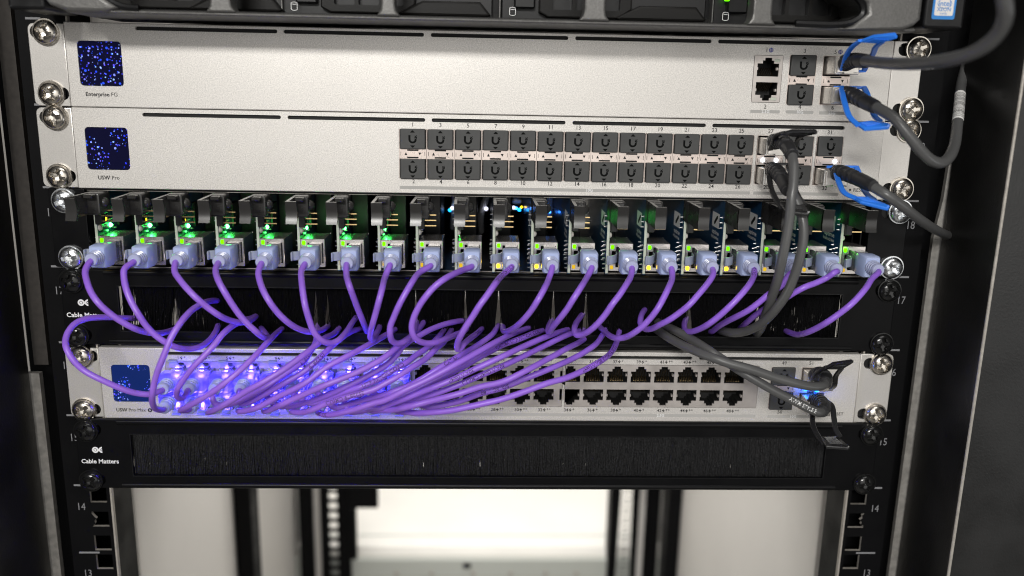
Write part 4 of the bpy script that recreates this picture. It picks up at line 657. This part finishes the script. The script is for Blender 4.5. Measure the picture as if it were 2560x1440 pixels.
# ================================================================ blade chassis and compute blades
ch = thing('blade_chassis', 'black open-front chassis with bright zinc screws holding twenty upright circuit boards', 'chassis', (0, 0, 22))
part('tray', MB().box(-221.8, 217.3, 1.5, 262, -.28, .12), 'black_panel', ch)
part('tray_edge', MB().box(-221, 217, .9, 1.45, -.2, .2).box(-221, 217, -1, -.6, 43.2, 43.5), 'bare_edge', ch)  # edge highlights of the black tray put in as pale strips
part('top_sheet', MB().box(-221.8, 217.3, -1.5, 262, 43.55, 44.2), 'black_panel', ch)
for sx, x in ((-1, -222.0), (1, 217.4)):
    part('side_wall', MB().box(x, x+sx*1.6, .2, 262, .1, 43.5), 'black_panel', ch)
    a, b = sorted((x, 239.3 if sx > 0 else -241.6))
    part('rack_ear', MB().prism(rrect(a, b, .2, 44.2, .6, 2), -2.1, .1, [rrect(sx*229-5.5, sx*229+5.5, z-3.4, z+3.4, 3.2, 4) for z in (38.2, 6.0)], bev=.4), 'black_panel', ch)
part('ear_slot', MB().box(-236, -222, .13, .2, 1, 43).box(219, 236, .13, .2, 1, 43), 'dark_hole', ch)
part('side_rib', MB().box(214.6, 215.4, 2, 200, .2, 43.4).box(212.4, 213.2, 8, 200, .2, 43.4), 'black_panel', ch)
part('rear_plate', MB().box(-221, 40, 258, 259, .2, 43).box(140, 217, 258, 259, .2, 43), 'black_panel', ch)
screws(ch, 'zinc', -2.1, [(-233.0, 37.6), (-232.2, 5.8), (233.9, 38.6), (232.8, 6.1)])
# lamps and pale leads glimpsed at the back through the gaps
bk = thing('rear_cabling', 'blurred white leads and coloured lights glimpsed behind the middle boards', 'cabling', (0, 95, 10))
part('white_lead', MB().tube([(1.5, 104, 42), (0.8, 98, 35), (-2.5, 94, 27), (-4.5, 96, 18), (-4, 104, 6)], 2.0, 8), 'print_white', bk)
part('white_lead', MB().tube([(-23, 104, 42), (-21.5, 97, 34), (-22.5, 95, 26), (-24, 104, 8)], 1.6, 8), 'print_white', bk)
part('purple_lead', MB().tube([(-25, 110, 40), (-24, 104, 33), (-20.5, 106, 22), (-20, 112, 8)], 1.7, 8), 'purple_jacket', bk)
part('pale_connector', MB().box(38.6, 44, 96, 100, 18, 33, .8), 'print_white', bk)
part('pale_connector', MB().box(16.8, 23, 98, 102, 26.5, 30, .8), 'print_white', bk)
for m_, x, z, r in (('led_blue', 19, 24.6, .9), ('led_cyan', 21.2, 23.6, 1.1), ('led_white_soft', 17.4, 25, 1.2), ('led_yellow', 22.6, 25.4, .7), ('led_white_soft', -23.6, 24, 1.3), ('led_cyan', -25.2, 22.6, 1.0), ('led_white_soft', -1, 24, 1.3), ('led_blue', 41.5, 22.5, .8)):
    part('indicator_light', MB().lathe([(.01, -r), (r*.7, -r*.7), (r, 0), (.01, .2)], 10, (x, 90, z)), m_, bk)

def blade_meshes():
    D = {}
    D['circuit_board'] = MB().box(0, 1.6, .6, 225, 0, 42.3).box(0.02, 1.58, 0, .58, .4, 41.9, .25, 1).mesh('circuit_board', ['pcb_blue', 'pcb_edge'])
    hl = [(3.2, 6.6), (5.6, 6.6), (5.6, 4.2), (14.2, 4.2), (14.2, 15.9), (5.6, 15.9), (5.6, 13.5), (3.2, 13.5)]
    lens = [rrect(2.5, 4.4, 14.6, 17.0, .3, 1), rrect(2.5, 4.4, 3.0, 5.2, .3, 1)]
    j = MB().prism(rrect(1.75, 15.2, 1.9, 18.1, .4, 2), -.1, 20.5, [hl]+lens, bev=.3, segs=1, hole_depth=12, hmi=1, back=False)
    j.box(1.9, 15.0, 12.2, 20, 2.1, 17.9, 0, 1); j.box(1.75, 15.2, 20.4, 20.6, 1.9, 18.1)
    D['ethernet_jack'] = j.mesh('ethernet_jack', ['jack_shell', 'dark_hole'])
    D['lime'] = MB().box(2.55, 4.35, -.55, 3, 14.65, 16.95, .35).mesh('link_light', 'led_lime')
    D['yellow'] = MB().box(2.5, 4.4, -.9, 3, 3.0, 5.2, .4).mesh('activity_light', 'led_yellow')
    D['amber'] = MB().box(2.55, 4.35, -.5, 3, 3.05, 5.15, .35).mesh('activity_light', 'led_amber_dim')
    # latch: arm forward, concave pad, block on the board
    lt = MB()
    lt.add([(0.1, y, z) for y, z in ((-28.5, 30.9), (-28.5, 42.7), (-3, 42.9), (-3, 31.6))]+[(1.7, y, z) for y, z in ((-27.5, 30.9), (-27.5, 42.7), (-3, 42.9), (-3, 31.6))], [(0, 1, 2, 3), (4, 5, 6, 7), (0, 1, 5, 4), (1, 2, 6, 5), (2, 3, 7, 6), (3, 0, 4, 7)])
    n = 8; fr = []; bk_ = []
    for k in range(n+1):
        t = k/n; z = 42.7-t*11.8; y = -29.6+1.3*math.sin(PI*t); fr += [(.1, y-.0, z), (5.8+.25*math.sin(PI*t), y-.25, z)]; bk_ += [(.1, y+1.6, z), (5.8+.25*math.sin(PI*t), y+1.4, z)]
    m = len(fr); vv = fr+bk_; ff = []
    for k in range(n):
        a = 2*k; ff += [(a, a+1, a+3, a+2), (m+a, m+a+1, m+a+3, m+a+2), (a, a+2, m+a+2, m+a), (a+1, a+3, m+a+3, m+a+1)]
    ff += [(0, 1, m+1, m), (2*n, 2*n+1, m+2*n+1, m+2*n)]; lt.add(vv, ff)
    blk = MB().prism(rrect(0, 8.2, -6, 6, (1.4, .3, .3, 1.4), 3), 0, 12.2, bev=.9, segs=2)
    blk.v = [(x, y-8.5, z+37.0) for x, y, z in blk.v]; lt.add(blk.v, blk.f)
    lt.add(*(lambda b: (b.v, b.f))(MB().box(1.8, 6.6, -13.5, -8.0, 40.6, 42.6, .4)))
    D['latch'] = lt.mesh('latch', 'latch_plastic', 35)
    D['rivet'] = MB().lathe([(.01, 2.6), (1.5, 2.2), (2.5, 1.2), (2.9, 0), (2.9, -.5)], 16, (8.2, -2.6, 37.4), 'x').mesh('rivet', 'latch_plastic', 50)
    hd = MB().box(1.65, 5.2, -2.5, 3.0, 24.8, 35.4, .3)
    for k in range(3): hd.box(5.2, 11.5, -.3, .35, 26.2+k*3.0, 26.85+k*3.0, 0, 1)
    D['pin_header'] = hd.mesh('pin_header', ['chip_black', 'gold'])
    D['push_button'] = MB().lathe([(.01, 1.7), (1.2, 1.4), (1.9, .3), (1.9, 0)], 14, (1.6, 2.6, 22.4), 'x').mesh('push_button', 'button_white', 50)
    rr = random.Random(11); cc = MB()
    for k in range(34):
        y = rr.uniform(2, 22); z = rr.uniform(19, 34); s = rr.uniform(.4, .9); cc.box(1.62, 1.62+rr.uniform(.4, 1.2), y, y+s*1.6, z, z+s, 0, rr.choice((0, 0, 1, 2)))
    cc.box(1.62, 3.2, 26, 38, 20, 34, .2, 2)
    D['component_cluster'] = cc.mesh('component_cluster', ['resistor', 'solder', 'chip_black'])
    D['heatsink'] = MB().box(1.7, 12, 46, 104, 3, 39, .5).box(1.7, 7, 118, 200, 4, 30, .4).mesh('heatsink', 'chip_black')
    sj = MB()
    pts = [(3.6, 27), (3.6, 30), (3.6, 33)]+[(y, z) for y, z in ((3, 16.6), (3, 13.8), (6.5, 15.4), (9, 17.4), (8.5, 12.6), (6, 11), (9, 9.6), (6, 8.2), (3.2, 5.4), (3.2, 2.8), (8.6, 6.8), (11, 14.2), (11.5, 8.8), (12, 11.4))]
    for y, z in pts: sj.lathe([(.75, 0), (.45, -.5), (.18, -1.5)], 8, (0, y, z), 'x')
    D['solder_joint'] = sj.mesh('solder_joint', 'solder')
    lg = MB(); X = -.08
    def q2(l, mi, x): lg.add([(x, y, z) for y, z in l], [tuple(range(len(l)))], mi)
    q2([(9.5, 25.4), (25, 25.4), (25, 34), (9.5, 34)], 0, X)
    q2([(13, 32.4), (15, 32.4), (20.5, 28.4), (20.5, 27), (18.5, 27), (13, 31)], 1, X-.05)
    for body, z, s in (('uptime', 22.6, 4.6), ('industries', 19.6, 3.6)):
        tv, tf = glyphs(body, 'RIGHT', .02); lg.add([(X, 9.0-a*s*1.15, z+b*s*.8) for a, b in tv], tf, 0)
    D['printed_logo'] = lg.mesh('printed_logo', ['print_white', 'dark_hole'])
    D['status_light'] = MB().lathe([(.01, 1.3), (.8, 1.1), (1.25, .4), (1.25, 0)], 12, (1.6, 16.5, 21.8), 'x').mesh('status_light', 'led_green')
    D['amber_light'] = MB().box(1.65, 2.7, 9, 10.8, 25.4, 26.8, .2).mesh('power_light', 'led_yellow')
    D['green_spill'] = MB().box(1.65, 2.5, 11, 12.4, 18.9, 19.8, .2).mesh('link_lamp', 'green_reflex')  # small glowing box imitating green light spilled on the board
    D['capacitor'] = MB().box(1.65, 4.6, 1.0, 4.2, 25.4, 29.4, .3).mesh('capacitor', 'capacitor')
    return D
BMs = blade_meshes()
for i, x in enumerate(BX):
    look = 'with bright green lamp and black latch tilted over the rack ear' if i == 0 else ('with a bright green lamp' if i < 8 else ('without green lamp, component side mostly hidden' if i < 12 else ('showing white print on its blue back' if i < 19 else 'showing orange capacitor on its right side')))
    t = thing('compute_blade', 'upright circuit board, %s, %s' % (place(i, 20), look), 'compute blade', (x, -4, .3), 'compute blades in the chassis')
    pcb = link('circuit_board', BMs['circuit_board'], t); link('solder_joint', BMs['solder_joint'], pcb)['kind'] = 'stuff'; link('printed_logo', BMs['printed_logo'], pcb)
    jk = link('ethernet_jack', BMs['ethernet_jack'], t); link('link_light', BMs['lime'], jk)
    link('activity_light', BMs['yellow' if (i < 7 or i in (10, 11, 14, 15, 16)) else 'amber'], jk)
    lt = link('latch', BMs['latch'], t); link('rivet', BMs['rivet'], lt)
    lt.rotation_euler = (0, 0, math.radians((-1.5, 1, -.5, .8)[i % 4]) if i not in (0,) else math.radians(-3))
    link('pin_header', BMs['pin_header'], t); link('push_button', BMs['push_button'], t); link('component_cluster', BMs['component_cluster'], t)['kind'] = 'stuff'; link('heatsink', BMs['heatsink'], t)
    if i < 8: link('status_light', BMs['status_light'], t); link('power_light', BMs['amber_light'], t); link('link_lamp', BMs['green_spill'], t)
    if i in (9,): link('link_lamp', BMs['green_spill'], t); link('power_light', BMs['amber_light'], t)
    if i in (14, 15, 17, 18): link('link_lamp', BMs['green_spill'], t, (0, 30, 8))
    if i < 8 or i == 19:
        l = bpy.data.lights.new('lamp_glow', 'POINT'); l.energy = .0011 if i < 8 else .0005; l.color = (.03, 1, .10) if i < 8 else (.10, 1, 0); l.shadow_soft_size = .0012
        o = bpy.data.objects.new('lamp_glow', l); C.objects.link(o); o.parent = t; o.location = (.0042, .0155, .0222) if i < 8 else (.004, -.0025, .0165)
    if i in (12, 13, 17, 18):
        l = bpy.data.lights.new('lamp_glow', 'POINT'); l.energy = .00035; l.color = (.05, 1, .12); l.shadow_soft_size = .004
        o = bpy.data.objects.new('lamp_glow', l); C.objects.link(o); o.parent = t; o.location = (.012, .022, .030)
    t.rotation_euler = (0, R.uniform(-.006, .006), R.uniform(-.006, .006))
    if i == 19: link('capacitor', BMs['capacitor'], t)

# ================================================================ server at the top
sv = thing('rack_server', 'dark server above the gateway, its grey ribbed bezel and sticker cut by the frame', 'server', (0, -20, 150))
zt_ = 215
lip = MB().prism([(-206, 134.0), (-205.5, 133.7), (211, 133.7), (211.5, 134.0), (211.5, 135.7), (-206, 135.7)], 0, 1)
lip = MB().box(-205, 211, -42, -1, 133.75, 135.5, .7); part('bezel_lip', lip, 'server_grey', sv)
part('bezel_backing', MB().box(-205, 211, -40, -2, 135.6, 136.1).box(-203, 209, -.8, 20, 133.8, 141), 'server_dark', sv)
for x0, x1 in ((-135.6, -126.0), (-53.8, -47.2), (45, 55.2), (128.2, 137.6)):
    rb = MB(); P_ = [(x0-2.4, 135.4), (x1+2.4, 135.4), (x1+.4, 138.2), (x1, 141), (x1, zt_), (x0, zt_), (x0, 141), (x0-.4, 138.2)]
    rb.prism(P_, -43, -33, bev=1.0, segs=2); part('bezel_rib', rb, 'server_grey', sv)
part('bezel_corner', MB().prism([(-211.5, 137.0), (-203, 133.9), (-186, 133.9), (-179, 136.2), (-186, 141), (-190, 149), (-190, zt_), (-213, zt_), (-213, 139)], -44, -4, bev=2, segs=3), 'server_grey', sv)
part('bezel_corner', MB().prism([(209, 136.5), (212, 139.5), (212, zt_), (168, zt_), (172, 156), (184, 147), (185, 142), (178, 136.2), (172, 133.9), (203, 133.9)], -44, -4, bev=2, segs=3), 'server_grey', sv)
part('bezel_rim', MB().tube([(-170, -41.5, 136.3), (-179, -41.5, 137.4), (-186, -41.5, 142), (-188.6, -41.5, 150), (-188.6, -41.5, zt_)], 1.7, 8), 'black_plastic', sv)
part('bezel_rim', MB().tube([(150, -41.5, 136.4), (172, -41.5, 136.4), (179, -41.5, 138), (183.4, -41.5, 142), (182.4, -41.5, 147), (171, -41.5, 156), (160, -41.5, 168)], 1.9, 8), 'black_plastic', sv)
part('end_cap', MB().prism(rrect(-231.8, -214.2, 134.6, zt_, 2, 3), -42, -6, bev=1.5, segs=3), 'black_plastic', sv)
part('end_cap', MB().prism(rrect(213.6, 234.2, 135.4, zt_, 2, 3), -43, -6, bev=1.5, segs=3), 'black_plastic', sv)
part('chassis', MB().box(-222, 222, 8, 330, 142, zt_).box(-238, 238, -1, .2, 141, zt_), 'black_panel', sv)
st = MB().prism(rrect(217.4, 229.0, 140.0, 158, .9, 3), -43.12, -43.02); sk = part('sticker', st, 'sticker_blue', sv)
part('sticker_field', MB().prism(rrect(218.5, 227.9, 141.7, 157, .8, 3), -43.2, -43.14), 'sticker_white', sk)
tx = MB(); tx.text('intel', 223.2, 147.4, 3.6, -43.26, bold=.01); tx.text('XEON', 223.2, 144.6, 2.5, -43.26, bold=.01); tx.text('inside', 223.0, 142.8, 1.6, -43.26)
for k in range(28):
    a0, a1 = 2*PI*k/28, 2*PI*(k+1)/28
    if 3 < k < 6: continue
    tx.flat([(223.2+3.6*math.cos(a0), 147.5+2.4*math.sin(a0)), (223.2+3.6*math.cos(a1), 147.5+2.4*math.sin(a1)), (223.2+3.35*math.cos(a1), 147.5+2.15*math.sin(a1)), (223.2+3.35*math.cos(a0), 147.5+2.15*math.sin(a0))], -43.26)
part('sticker_text', tx, 'sticker_blue', sk)
for i, x0 in enumerate((-218, -110, 3.8, 116.8)):
    x1 = x0+111
    dc = MB().box(x0+1.5, x1-.6, -4, 1, 137.2, 160, .5, 1)
    hx = x0+61
    dc.prism([(hx, 139.6), (hx+2, 138.6), (x1-3, 138.6), (x1-1.5, 139.6), (x1-7, 146), (hx+13, 146), (hx+8, 143.5)], -11, -3.5, bev=1.2, segs=2)
    hs = [rrect(x0+28+k*12.6, x0+38.6+k*12.6, 143.2, 156, .8, 2) for k in range(3)]
    dc.prism([(x0+21, 141.8), (x0+26, 139.2), (x0+63, 139.2), (x0+70, 144), (x0+70, 160), (x0+21, 160)], -9, -4.2, hs, bev=.8, hmi=1, hole_depth=4.5)
    dc.box(x0+8, x0+19, -8, -4, 143.6, 160, .8, 1); dc.box(x0+.1, x0+.9, -7, 0, 137.2, 160, .2, 2)
    o_ = part('drive_carrier', dc, ['server_dark', 'black_plastic', 'server_grey'], sv)
    ic = MB(); cx, cz = x0+7.2, 142.0
    for k in range(16):
        a0, a1 = 2*PI*k/16, 2*PI*(k+1)/16
        ic.flat([(cx+1.7*math.cos(a0), cz+1.4+.7*math.sin(a0)), (cx+1.7*math.cos(a1), cz+1.4+.7*math.sin(a1)), (cx+1.4*math.cos(a1), cz+1.4+.45*math.sin(a1)), (cx+1.4*math.cos(a0), cz+1.4+.45*math.sin(a0))], -8.4)
        if 8 <= k: ic.flat([(cx+1.7*math.cos(a0), cz-1.6+.7*math.sin(a0)), (cx+1.7*math.cos(a1), cz-1.6+.7*math.sin(a1)), (cx+1.4*math.cos(a1), cz-1.6+.45*math.sin(a1)), (cx+1.4*math.cos(a0), cz-1.6+.45*math.sin(a0))], -8.4)
    for s in (-1, 1): ic.flat([(cx+s*1.7, cz-1.6), (cx+s*1.4, cz-1.6), (cx+s*1.4, cz+1.4), (cx+s*1.7, cz+1.4)], -8.4)
    part('disk_symbol', ic, 'print_white', o_)
    if i == 3: part('drive_light', MB().box(cx-1.2, cx+1.4, -9, -8.2, 149.6, 151.4, .3), 'led_lime', o_)

# ================================================================ patch cables
def plug_meshes(rot, body='boot_milky'):
    mx = Matrix.Rotation(rot, 4, 'Y'); D = {}
    nose = MB().box(-5.8, 5.8, -6.5, 9, -4.2, 2.6, .4).box(-5.3, 5.3, -8, -6.5, -3.9, 2.4, .3)
    for k in range(4): nose.box(-4.6+k*2.6, -3.4+k*2.6, -6, 8, -2.6, 1.2, .2)
    D['plug_nose'] = nose.xf(mx).mesh('plug_nose', 'plug_clear')
    b = MB(); rings = []
    for y, hw, zt, zb in ((-6.5, 5.3, 3.0, -4.0), (-10, 6.0, 4.0, -4.6), (-12, 6.2, 4.3, -4.8), (-20.4, 6.0, 4.2, -4.8), (-21.6, 5.4, 3.5, -4.2)):
        rings.append([(x, y, z) for x, z in rrect(-hw, hw, zb, zt, (1.0, 1.0, 1.0, 1.0), 2)])
    n = len(rings[0]); vv = [p for r_ in rings for p in r_]; ff = [(k*n+i, k*n+(i+1) % n, (k+1)*n+(i+1) % n, (k+1)*n+i) for k in range(len(rings)-1) for i in range(n)]+[tuple(range(n)), tuple((len(rings)-1)*n+i for i in range(n))]
    b.add(vv, ff); D['plug_body'] = b.xf(mx).mesh('plug_body', body, 40)
    pr = [(4.0, -21.2)]
    for k in range(3):
        y = -21.8-k*1.95; r0 = 4.1-.2*k; pr += [(r0, y), (r0+.1, y-.4), (r0, y-.8), (r0-.7, y-1.05), (r0-.75, y-1.5)]
    pr += [(3.55, -27.7), (3.45, -29.0), (3.0, -29.5), (1.9, -29.5)]
    D['strain_relief'] = MB().lathe(pr, 22, (0, 0, -.3)).xf(mx).mesh('strain_relief', 'boot_ridge', 40)
    D['latch_tab'] = MB().ribbon([(0, 3, 3.4), (0, -3, 4.0), (0, -7.5, 5.6), (0, -10, 8.0), (0, -10.8, 10.4)], 4.9, .9, (1, 0, 0)).box(-2.45, 2.45, -13.2, -10.2, 9.8, 10.8, .3).xf(mx).mesh('latch_tab', 'tab_clear', 40)
    return D
PM = {'blade': plug_meshes(-PI/2), 'up': plug_meshes(0, 'boot_clear'), 'down': plug_meshes(PI, 'boot_clear')}
def add_plug(t, kind, at):
    b = t['base']; loc = [at[k]-b[k] for k in range(3)]; D = PM[kind]
    body = link('plug_body', D['plug_body'], t, loc); link('plug_nose', D['plug_nose'], body); link('strain_relief', D['strain_relief'], body); link('latch_tab', D['latch_tab'], body)
def print_on(path, body, t0, size, r, flip=False, m='print_cable', parent=None, v0=0.0):
    P = smooth(path, 8); L_ = [0]
    for a, b in zip(P, P[1:]): L_.append(L_[-1]+(b-a).length)
    tv, tf = glyphs(body, 'LEFT', .008); o = []; st_ = t0*L_[-1]
    cam_p = Vector((-4, -479, 102)); end_u = max(a for a, b in tv)*size
    for u, v in tv:
        s = st_+(end_u-u*size if flip else u*size); s = min(max(s, 0), L_[-1]-.01); k = max(i for i in range(len(L_)-1) if L_[i] <= s)
        f = (s-L_[k])/max(1e-6, L_[k+1]-L_[k]); p = P[k].lerp(P[k+1], f); t = (P[min(k+2, len(P)-1)]-P[max(k-1, 0)]).normalized()
        n = (cam_p-p); n = (n-t*n.dot(t)).normalized(); bb = n.cross(t)
        a = v0+(-v*size if flip else v*size)/r; o.append(p+(r+.06)*(math.cos(a)*n+math.sin(a)*bb))
    mb = MB(); mb.add(o, tf); part('cable_print', mb, m, parent)
CR = 1.64
desc_up = ['curving right across the brand print', 'swinging wide under the first', 'crossing over a rising cable', 'ending in a blunt folded tip', 'sweeping low to the right', 'dipping in a deep bend',
 'leaning straight to the right', 'dropping to a tight hook', 'looping left then back right', 'making the roundest open loop', 'bearing black print, hooked at its foot', 'curving left into a wide bristle gap',
 'running straight left into a small hook', 'hooking upward at its left end', 'sweeping left over a low bend', 'curling up beside the grey cables', 'hooking up at the middle right', 'passing behind the thick grey cables', 'crossing between the thick grey cables', 'curving left across the bare bristle corner']
for i, pth in enumerate(UP):
    t = thing('patch_cable', 'purple cable of the %s board, %s' % (place(i, 20), desc_up[i]), 'patch cable', (BX[i]+9.6, -4, 9.9), 'purple cables from the boards into the brush')
    j = part('cable_jacket', MB().tube(pth, CR, 10, 6), 'purple_jacket', t, 60)
    add_plug(t, 'blade', (BX[i]+9.6, -4.2, 10.7))
    if i == 10: print_on(pth, 'VERIFIED UTP CM(UL)', .04, 2.6, CR, True, parent=j); print_on(pth, 'TIA-568.2-D', .80, 2.3, CR, parent=j)
    if i == 16: print_on(pth, 'VERIFIED', .03, 2.7, CR, True, parent=j)
    if i == 5: print_on(pth, 'MON', .90, 2.6, CR, parent=j)
for i, pth in enumerate(LO):
    n = i+1; c = i//2; row = 'upper' if i % 2 == 0 else 'lower'
    xx = ['looping left across the screen', 'bowing up beside the screen', 'rising past the second lit plug', 'rising straight to the brush', 'bearing print, tucked under its neighbour', 'lying on top of the bundle', 'rising under the deep bend', 'passing in the middle of the bundle', 'arching over to the far right', 'topmost, ending in a pale gap'][i % 10] if i < 10 else \
         ['ending at a short double stub', 'bearing bold black print', 'slipping behind to a pale bristle gap', 'printed at its low left bend', 'bearing print near the brush', 'printed along its middle', 'running long and bare', 'ending behind an upturned hook', 'lying beneath the last cable', 'lowest and longest of the bundle'][i-10]
    t = thing('patch_cable', 'purple cable from %s row lit socket, column %s, %s' % (row, ('one two three four five six seven eight nine ten'.split())[c], xx), 'patch cable', (colx(c), -3.2, -60.6 if i % 2 == 0 else -73.6), 'purple cables from the lit sockets into the brush')
    j = part('cable_jacket', MB().tube(pth, CR, 10, 6), 'purple_jacket', t, 60)
    add_plug(t, 'up' if i % 2 == 0 else 'down', (colx(c), -3.4, -60.3 if i % 2 == 0 else -71.6))
    pr = {1: ('MONOPR', .93, True), 5: ('E522879', .60, True), 12: ('E522879 CM(UL)', .28, True), 14: ('ISO/IEC 11801', .03, True), 15: ('CAT.6A UTP PATCH CORD', .70, False), 16: ('30AWGx4P', .42, True), 20: ('E522879 CM(UL) 30AWGx4P', .66, True), 17: ('30AWGx4P CM(UL)', .45, True), 7: ('E522879', .5, True), 11: ('UTP PATCH CORD', .4, False), 13: ('CAT.6A', .6, False), 19: ('ISO/IEC 11801', .35, True), 18: ('', 0, 0)}.get(n)
    if pr and pr[0]: print_on(pth, pr[0], pr[1], 2.9, CR, pr[2], parent=j)

# ================================================================ thick grey cables with metal plugs
def dac(key, label, loc, zc, tabm, up, rad=2.55, w_=13.4):
    d = DAC[key]; t = thing('copper_cable', label, 'network cable', loc, 'thick grey cables with metal plugs'); x = loc[0]
    md = MB().box(x-w_/2, x+w_/2, -16.5, 8, zc-4.5, zc+4.5, .35); md.box(x-w_/2+.8, x+w_/2-.8, -17.6, -16.5, zc-3.8, zc+3.8, .3)
    md.box(x-w_/2-.12, x-w_/2-.02, -13, -6, zc-3, zc+3); md.box(x-2, x+3, -17.9, -17.6, zc-4.2, zc-3.4)
    part('metal_plug', md, 'module_metal', t)
    n = 9
    def br(tt):
        b = 4.5-1.1*tt
        return b-(.75 if (.12 < tt < .72 and (tt*n) % 1 < .32) else 0) if tt < .97 else 3.0
    part('rubber_boot', MB().tube(d['boot'], br, 16, 14), 'boot_rubber', t, 25)
    j = part('cable_jacket', MB().tube(d['cable'], rad, 14, 6), 'grey_jacket', t, 60)
    tb = MB().ribbon(d['sl'], 2.9, 1.3, (1, 0, .15), 5).ribbon(d['sr'], 2.9, 1.3, (1, 0, .15), 5).ribbon(d['base'], 2.6, 1.4, (0, 1, 0), 2)
    g = [Vector(p) for p in d['grip']]; nn = Vector((0, 0, 0))
    for a, b in zip(g, g[1:]+g[:1]): nn += a.cross(b)
    nn.normalize(); m = len(g); c0 = sum(g, Vector())/m; gi = [c0+(p-c0)*.9 for p in g]
    tb.add([p+nn*.9 for p in gi]+[p+nn*.5 for p in g]+[p-nn*.5 for p in g]+[p-nn*.9 for p in gi], [tuple(range(m)), tuple(range(3*m, 4*m))]+[(k*m+i, k*m+(i+1) % m, (k+1)*m+(i+1) % m, (k+1)*m+i) for k in range(3) for i in range(m)])
    pt = part('pull_tab', tb, tabm, t, 40)
    rg = MB(); e0, e1 = g[0], g[1]; f0, f1 = g[-1], g[2]
    for k in range(7):
        q = .18+.1*k; a = e0.lerp(f0, q).lerp(e1.lerp(f1, q), .2); b = e0.lerp(f0, q).lerp(e1.lerp(f1, q), .8)
        for s in (-1, 1): rg.tube([a+nn*s*.9, b+nn*s*.9], .22, 5, 1)
    part('grip_ridge', rg, tabm, pt)
    return t, j
dac('FG5', 'grey cable with blue tab from the gateway, sweeping up out of frame', (189.0, -3, 117.8), 117.8, 'blue_tab', True, 2.75)
t, j = dac('FG6', 'grey cable with blue tab, bending up to a barcode label by the post', (188.8, -3, 102.2), 102.2, 'blue_tab', False, 2.75)
P_ = smooth(DAC['FG6']['cable'], 10); seg = P_[83:102]
if len(seg) > 2:
    part('barcode_label', MB().tube(seg, 2.9, 14, 1, cap=False), 'barcode', t, 60)
    bl = MB(); rr = random.Random(4)
    for k in range(2, len(seg)-1):
        for q in (0, .45):
            a = seg[k-1].lerp(seg[k], q); b = seg[k-1].lerp(seg[k], q+rr.uniform(.1, .3)); bl.tube([a, b], 2.96, 14, 1, cap=False)
    part('barcode_line', bl, 'print_black', t, 60)
dac('SW32', 'grey cable with blue tab from the fibre switch, running behind the right post', (189.3, -3, 58.2), 58.2, 'blue_tab', False, 2.6)
dac('SW27', 'grey cable with black tab under the printed 27, left of two hanging cables', (156.0, -3, 74.4), 74.4, 'black_tab', True, 2.5)
dac('SW28', 'grey cable with black tab above the printed 28, right of two hanging cables', (156.0, -3, 58.2), 58.2, 'black_tab', False, 2.5)
dac('MX51', 'grey cable with black tab raised, upper plug of the lowest switch', (193.9, -3, -60.0), -60.0, 'black_tab', True, 2.4)
t, j = dac('MX52', 'grey cable with white print and black tab hanging over the lower brush panel', (193.9, -3, -75.6), -75.6, 'black_tab', False, 2.4)
print_on(DAC['MX52']['cable'], 'AWM STYLE E', .10, 3.0, 2.4, True, 'print_white', j)
for o in list(sc.objects):
    if 'base' in o: del o['base']
